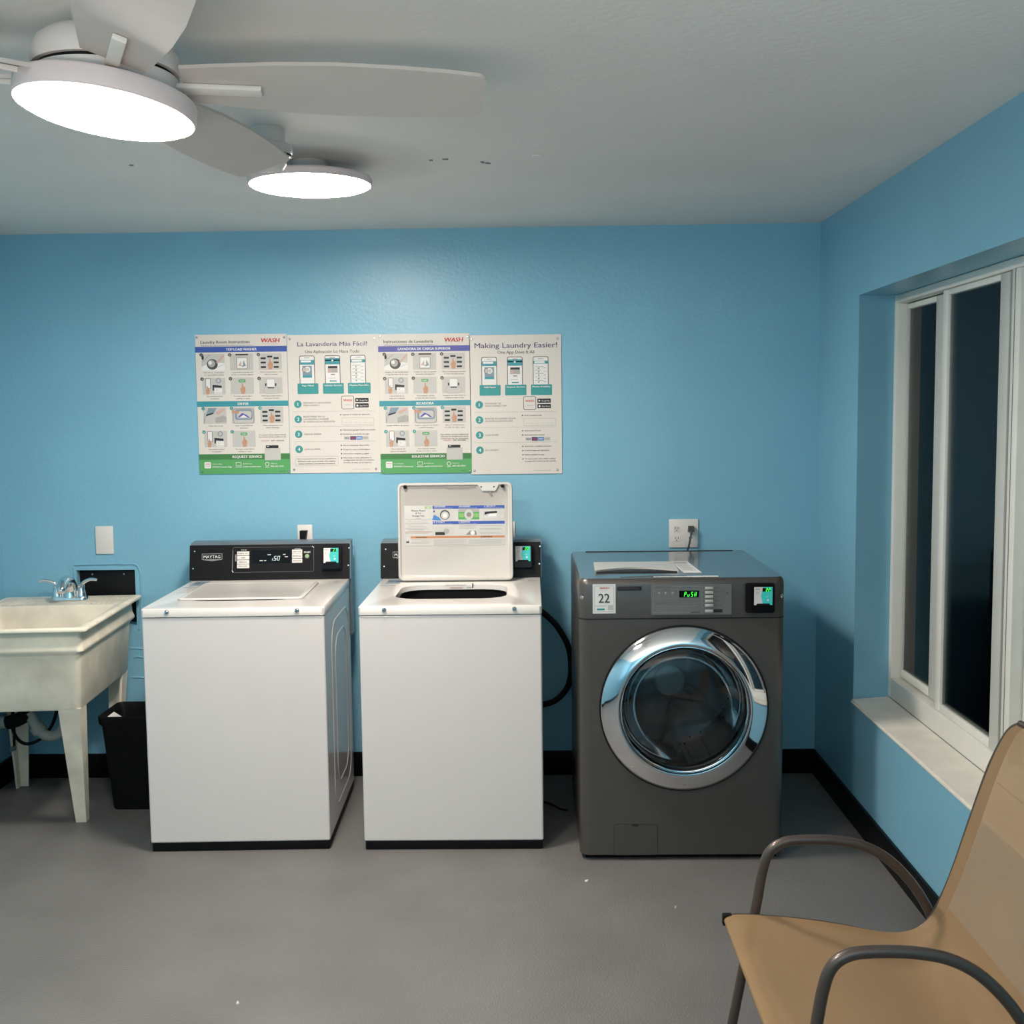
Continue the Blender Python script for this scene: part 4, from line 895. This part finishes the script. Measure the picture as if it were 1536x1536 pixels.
# ------------------------------------------------------------------ utility sink
SR = math.radians(4.2)
sk = thing('utility_sink', (-2.036, -.440, 0), SR, 'grimy cream plastic utility sink on four tapered legs at the left wall', 'sink')
def ring(hx, hy, r, z, cx=0, cy=0): return [(u, v, z) for u, v in rr(cx-hx, cy-hy, cx+hx, cy+hy, r, 5)]
b = MB()
b.loft([ring(.300, .400, .012, .838), ring(.301, .401, .013, .842), ring(.300, .400, .012, .848), ring(.296, .396, .012, .851), ring(.276, .376, .02, .851)], 'tub_plastic', caps=(False, False))
b.loft([ring(.300, .400, .012, .838), ring(.274, .372, .018, .836), ring(.268, .365, .022, .815), ring(.270, .367, .022, .785), ring(.276, .374, .022, .765), ring(.276, .374, .022, .755), ring(.262, .360, .024, .742), ring(.260, .357, .024, .735), ring(.246, .335, .028, .525), ring(.240, .328, .028, .515)], 'tub_plastic', caps=(False, True))
tub = b.build('tub', sk, sharp=50)
b = MB()   # basin and the ribbed rear ledge
b.loft([ring(.276, .376, .02, .851), ring(.262, .262, .03, .849, 0, -.100), ring(.256, .254, .035, .835, 0, -.100), ring(.235, .228, .05, .60, 0, -.100), ring(.19, .18, .05, .575, 0, -.10)], 'tub_basin', caps=(False, True))
b.build('basin', sk, sharp=50)
b = MB()
for k in range(7):
    for sx in (-1, 1): b.box((sx*(.125+.022*k)-.004, .19, .849), (sx*(.125+.022*k)+.004, .345, .8525), 'tub_basin', .0015)
b.build('drainboard_rib', sk)
for sx in (-1, 1):
    for sy in (-1, 1):
        # L-section tapered leg: wide face + narrow return, leaning in toward the foot
        tx, ty, fx, fy = (.243, sy*.331, .188, -.150 if sy < 0 else .335) if sx > 0 else (-.275 if sy > 0 else -.262, sy*.331, -.262 if sy > 0 else -.235, -.150 if sy < 0 else .345)
        def sec(cx, cy, wx, wy, th, z): return [(cx, cy, z), (cx-sx*wx, cy, z), (cx-sx*wx, cy-sy*th, z), (cx-sx*th, cy-sy*th, z), (cx-sx*th, cy-sy*wy, z), (cx, cy-sy*wy, z)]
        b = MB(); b.loft([sec(tx, ty, .084, .08, .010, .521), sec(tx+(fx-tx)*.1, ty+(fy-ty)*.1,   .080, .077, .010, .47), sec(fx, fy, .042, .042, .009, 0)], 'tub_plastic')
        bmesh.ops.recalc_face_normals(b.bm, faces=b.bm.faces)
        b.build('leg', sk, sharp=30)
b = MB(TR(.175, -.3295, .545) @ RX(90)); b.lathe([(0, .003), (.004, .003), (.005, 0)], 'slot_black', 12); b.build('leg_bolt', sk)

# faucet on the ledge
fw = thing('faucet', (-2.040, -.150, .8515), SR, 'chrome two-handle faucet on the back ledge of the utility sink', 'faucet')
b = MB(); b.loft([[(u, v, z) for u, v in rr(-.078+o, -.026+o, .078-o, .026-o, .024-o, 6)] for z, o in ((0, 0), (.012, 0), (.018, .005))], 'chrome'); b.build('base_plate', fw, sharp=40)
b = MB(); b.tube([(0, .01, .014), (0, .006, .05), (0, -.02, .082), (0, -.06, .085), (0, -.095, .066), (0, -.108, .05)], .038, 'chrome', 24, taper=.42); b.build('spout', fw)
for sx in (-1, 1):
    b = MB(TR(sx*.052, 0, .016)); b.lathe([(0, .055), (.012, .053), (.017, .045), (.016, .030), (.020, .022), (.023, 0)], 'chrome', 24); hd = b.build('handle', fw)
    b = MB(); b.tube([(sx*.052, 0, .064), (sx*.066, -.003, .078), (sx*.09, -.006, .089), (sx*.112, -.008, .090), (sx*.124, -.008, .086)], .0085, 'chrome', 12, taper=.7); b.build('lever', hd)
b = MB(); b.tube([(0, .03, .01), (0, .032, .075)], .003, 'chrome', 8); b.lathe([(0, .012), (.005, .010), (.006, 0), (0, 0)], 'chrome', 12, T=TR(0, .032, .072)); b.build('drain_rod', fw)

# pipes under the sink (parts of the sink)
SI = (TR(-2.036, -.440, 0) @ RZ(4.2)).inverted()
q = lambda x, y, z: tuple(SI @ Vector((x, y, z)))
b = MB(); b.tube([q(-2.385, -.30, .345), q(-2.34, -.30, .344), q(-2.262, -.30, .342)], .026, 'pipe_white', 16, smooth=False); b.build('wall_pipe', sk)
b = MB(); b.tube([q(-2.180, -.30, .385), q(-2.160, -.30, .348), q(-2.140, -.30, .310), q(-2.108, -.30, .284), q(-2.070, -.30, .284), q(-2.038, -.30, .305), q(-2.026, -.30, .345), q(-2.026, -.30, .42), q(-2.026, -.30, .515)], .023, 'pipe_white', 16); tp = b.build('drain_trap', sk)
b = MB(); b.tube([q(-2.150, -.30, .328), q(-2.132, -.30, .301)], .031, 'pipe_white', 12, smooth=False); b.build('coupling_nut', tp)
b = MB(); b.tube([q(-2.275, -.30, .342), q(-2.225, -.30, .356), q(-2.18, -.30, .385)], .030, 'rubber_black', 14); b.build('rubber_coupling', sk)
h = lambda x, y, z: q(-2.24+x, -.27+y, .3+z)
b = MB(); b.tube([h(-.02, .02, .12), h(-.03, .0, .03), h(.0, -.02, -.03), h(.045, -.03, -.052), h(.10, -.02, -.035), h(.145, 0, .02), h(.17, .01, .10), h(.175, .02, .19)], .007, 'rubber_black', 10); b.build('supply_hose', sk)
b = MB(); b.tube([h(-.02, 0, .02), h(-.022, -.005, -.075)], .006, 'rubber_black', 8); b.lathe([(0, 0), (.010, 0), (.012, .01), (.010, .022), (0, .022)], 'steel', 14, T=TR(*h(-.02, -.01, -.075)) @ RX(90)); b.build('shutoff_valve', sk)

# trash bin
t = thing('trash_bin', (-1.660, -.330, 0), 0, 'black rectangular plastic trash bin between the sink and washer', 'trash bin')
def br(hx, hy, r, z): return [(u, v, z) for u, v in rr(-hx, -hy, hx, hy, r, 4)]
b = MB(); b.loft([br(.118, .100, .02, 0), br(.122, .104, .022, .01), br(.152, .120, .024, .36), br(.163, .128, .026, .375), br(.165, .130, .026, .405), br(.160, .125, .024, .407), br(.150, .117, .022, .38), br(.116, .098, .02, .012)], 'rubber_black', caps=(True, True)); b.build('bin_body', t, sharp=50)
b = MB(); b.loft([[(-.145, -.09, .385), (-.11, -.10, .36), (-.09, -.02, .37), (-.135, -.01, .392)], [(-.142, -.088, .39), (-.11, -.097, .366), (-.092, -.02, .376), (-.133, -.012, .398)]], 'paper_scrap_white'); b.build('bin_liner', t)

# ------------------------------------------------------------------ sling armchair
ch = thing('patio_chair', (.78, -2.62, 0), 0, 'tan mesh sling patio chair with brown metal arms in the right foreground', 'chair')
o = Vector((.78, -2.62, 0))
L = lambda x, y, z: (x-.78, y+2.62, z)
path = [(.484, .386), (.470, .3865), (.4625, .398), (.468, .409), (.50, .414), (.555, .411), (.65, .402), (.736, .390), (.82, .372), (.884, .362), (.93, .370), (.962, .390), (.985, .425), (1.005, .475), (1.03, .545), (1.065, .660), (1.102, .781), (1.128, .852), (1.142, .890), (1.152, .912)]
NY = 26; YA, YB = -2.345, -2.885
def sling_pt(i, j):
    x, z = path[i]; f = j/NY; inset = 0
    k = len(path)-1-i
    if k < 4: inset = (.062, .030, .012, .003)[k]
    y = YA-inset+(YB+inset-(YA-inset))*f
    sag = math.sin(PI*f)**.8
    if i <= 11: amt = .003 if i < 5 else .030*math.sin(PI*(i-3)/9); return L(x, y, z-sag*amt)
    return L(x+sag*.022*math.sin(PI*min(1, (i-10)/9)), y, z-sag*.004)
b = MB(); vs = [sling_pt(i, j) for i in range(len(path)) for j in range(NY+1)]
for i in range(len(path)-1):
    for j in range(NY):
        hem = j in (0, 1, NY-2, NY-1)
        b.raw([vs[i*(NY+1)+j], vs[(i+1)*(NY+1)+j], vs[(i+1)*(NY+1)+j+1], vs[i*(NY+1)+j+1]], [(0, 1, 2, 3)], 'sling_hem' if hem and i > 9 else 'sling_mesh')
sl = b.build('sling', ch, doubles=True, sharp=60)
md = sl.modifiers.new('subdivision', 'SUBSURF'); md.levels = 1; md.render_levels = 2
for sd, y in ((1, YA+.004), (-1, YB-.004)):      # side rails inside the hem
    b = MB(); b.tube([L(x-.0+(.004 if i > 12 else 0), y-sd*(.0 if len(path)-1-i >= 4 else (.062, .030, .012, .003)[len(path)-1-i]), z-.008) for i, (x, z) in enumerate(path) if i > 2], .0075, 'tube_bronze', 10); b.build('side_rail', ch)
b = MB(); b.tube([L(1.153, YA-.058, .905), L(1.157, -2.5, .908), L(1.157, -2.73, .908), L(1.153, YB+.058, .905)], .0085, 'tube_bronze', 10); b.build('top_rail', ch)
b = MB(); b.tube([L(.4765, YA+.012, .3985), L(.4765, YB-.012, .3985)], .0055, 'tube_bronze', 12, smooth=False)
b.box(L(.462, YA-.004, .384), L(.486, YA+.014, .412), 'rubber_black', .003); b.box(L(.462, YB-.014, .384), L(.486, YB+.004, .412), 'rubber_black', .003); b.build('front_bar', ch)
for sd, y in ((1, -2.325), (-1, -2.905)):
    b = MB(); b.tube([L(.470, y, .0), L(.487, y, .10), L(.522, y, .29), L(.548, y, .425), L(.563, y, .515), L(.580, y, .563), L(.612, y, .587), L(.66, y, .594), (L(.74, y, .592)), L(.81, y, .578), L(.87, y, .545), L(.925, y, .490), L(.965, y, .430), L(.990, y, .375)], .0125, 'tube_bronze', 14); b.build('armrest', ch)
    b = MB(); b.tube([L(.990, y, .375), L(1.025, y, .27), L(1.075, y, .10), L(1.10, y, 0)], .0125, 'tube_bronze', 14); b.build('rear_leg', ch)
b = MB(); b.tube([L(1.03, -2.325, .255), L(1.03, -2.905, .255)], .010, 'tube_bronze', 12, smooth=False); b.build('cross_bar', ch)
b = MB(); b.tube([L(.527, -2.325, .31), L(.527, -2.905, .31)], .009, 'tube_bronze', 12, smooth=False); b.build('cross_bar', ch)

# scraps on the floor
for i, (x, y, s, lab) in enumerate(((.181, -1.184, .007, 'tiny white paper scrap on the floor in front of the bronze washer'), (.466, -1.401, .006, 'tiny white scrap on the floor between the bronze washer and chair'), (-.844, -2.006, .008, 'tiny white scrap on the floor nearest the bottom edge'))):
    b = MB(TR(x, y, 0) @ RZ(40*i)); b.loft([[(-s, -s*.4, .0004), (s*.3, -s*.6, .0004), (s, .2*s, .0004), (-.2*s, s*.5, .0004)], [(-s*.8, -s*.3, .006), (s*.3, -s*.5, .003), (s*.8, .2*s, .007), (-.2*s, s*.4, .004)]], 'paper_scrap_white'); o = b.build('paper_scrap'); tag(o, lab, 'scrap', 'white scraps on the floor')

# ------------------------------------------------------------------ world, camera
wd = bpy.data.worlds.new('night'); scene.world = wd; wd.use_nodes = True
bg = wd.node_tree.nodes['Background']
tc = wd.node_tree.nodes.new('ShaderNodeTexCoord'); gr = wd.node_tree.nodes.new('ShaderNodeTexGradient'); rp = wd.node_tree.nodes.new('ShaderNodeValToRGB')
wd.node_tree.links.new(tc.outputs['Generated'], gr.inputs['Vector']); wd.node_tree.links.new(gr.outputs['Fac'], rp.inputs['Fac']); wd.node_tree.links.new(rp.outputs['Color'], bg.inputs['Color'])
rp.color_ramp.elements[0].color = (.004, .009, .012, 1); rp.color_ramp.elements[1].color = (.005, .011, .014, 1)
bg.inputs['Strength'].default_value = 1.0

la = bpy.data.lights.new('fill_uplight', 'AREA'); la.shape = 'RECTANGLE'; la.size = 2.4; la.size_y = 1.2; la.energy = 98; la.color = (1, .91, .82)  # added fill, out of view behind the camera: brightens ceiling and upper walls
lo = bpy.data.objects.new('fill_uplight', la); COL.objects.link(lo); lo.location = (-.4, -5.75, 1.0); lo.rotation_euler = (PI, 0, 0)

cam = bpy.data.cameras.new('camera'); co = bpy.data.objects.new('camera', cam); COL.objects.link(co)
r = Vector((0.99979691, 0.01626664, -0.01189724)); u = Vector((0.01040105, 0.08915661, 0.99596331)); f = Vector((-0.0172617, 0.99588478, -0.08896932))
co.matrix_world = Matrix(((r.x, u.x, -f.x, 0), (r.y, u.y, -f.y, -5.04070358), (r.z, u.z, -f.z, 1.65700596), (0, 0, 0, 1)))
cam.sensor_width = 36; cam.sensor_fit = 'HORIZONTAL'; cam.lens = 1692.56/1536*36; cam.clip_start = .05
scene.camera = co
scene.view_settings.view_transform = 'Standard'; scene.view_settings.look = 'None'
scene.view_settings.exposure = .25; scene.view_settings.gamma = 1
scene.cycles.use_denoising = True
scene.cycles.max_bounces = 10; scene.cycles.diffuse_bounces = 5; scene.cycles.glossy_bounces = 6; scene.cycles.transparent_max_bounces = 12
scene.cycles.sample_clamp_indirect = 6
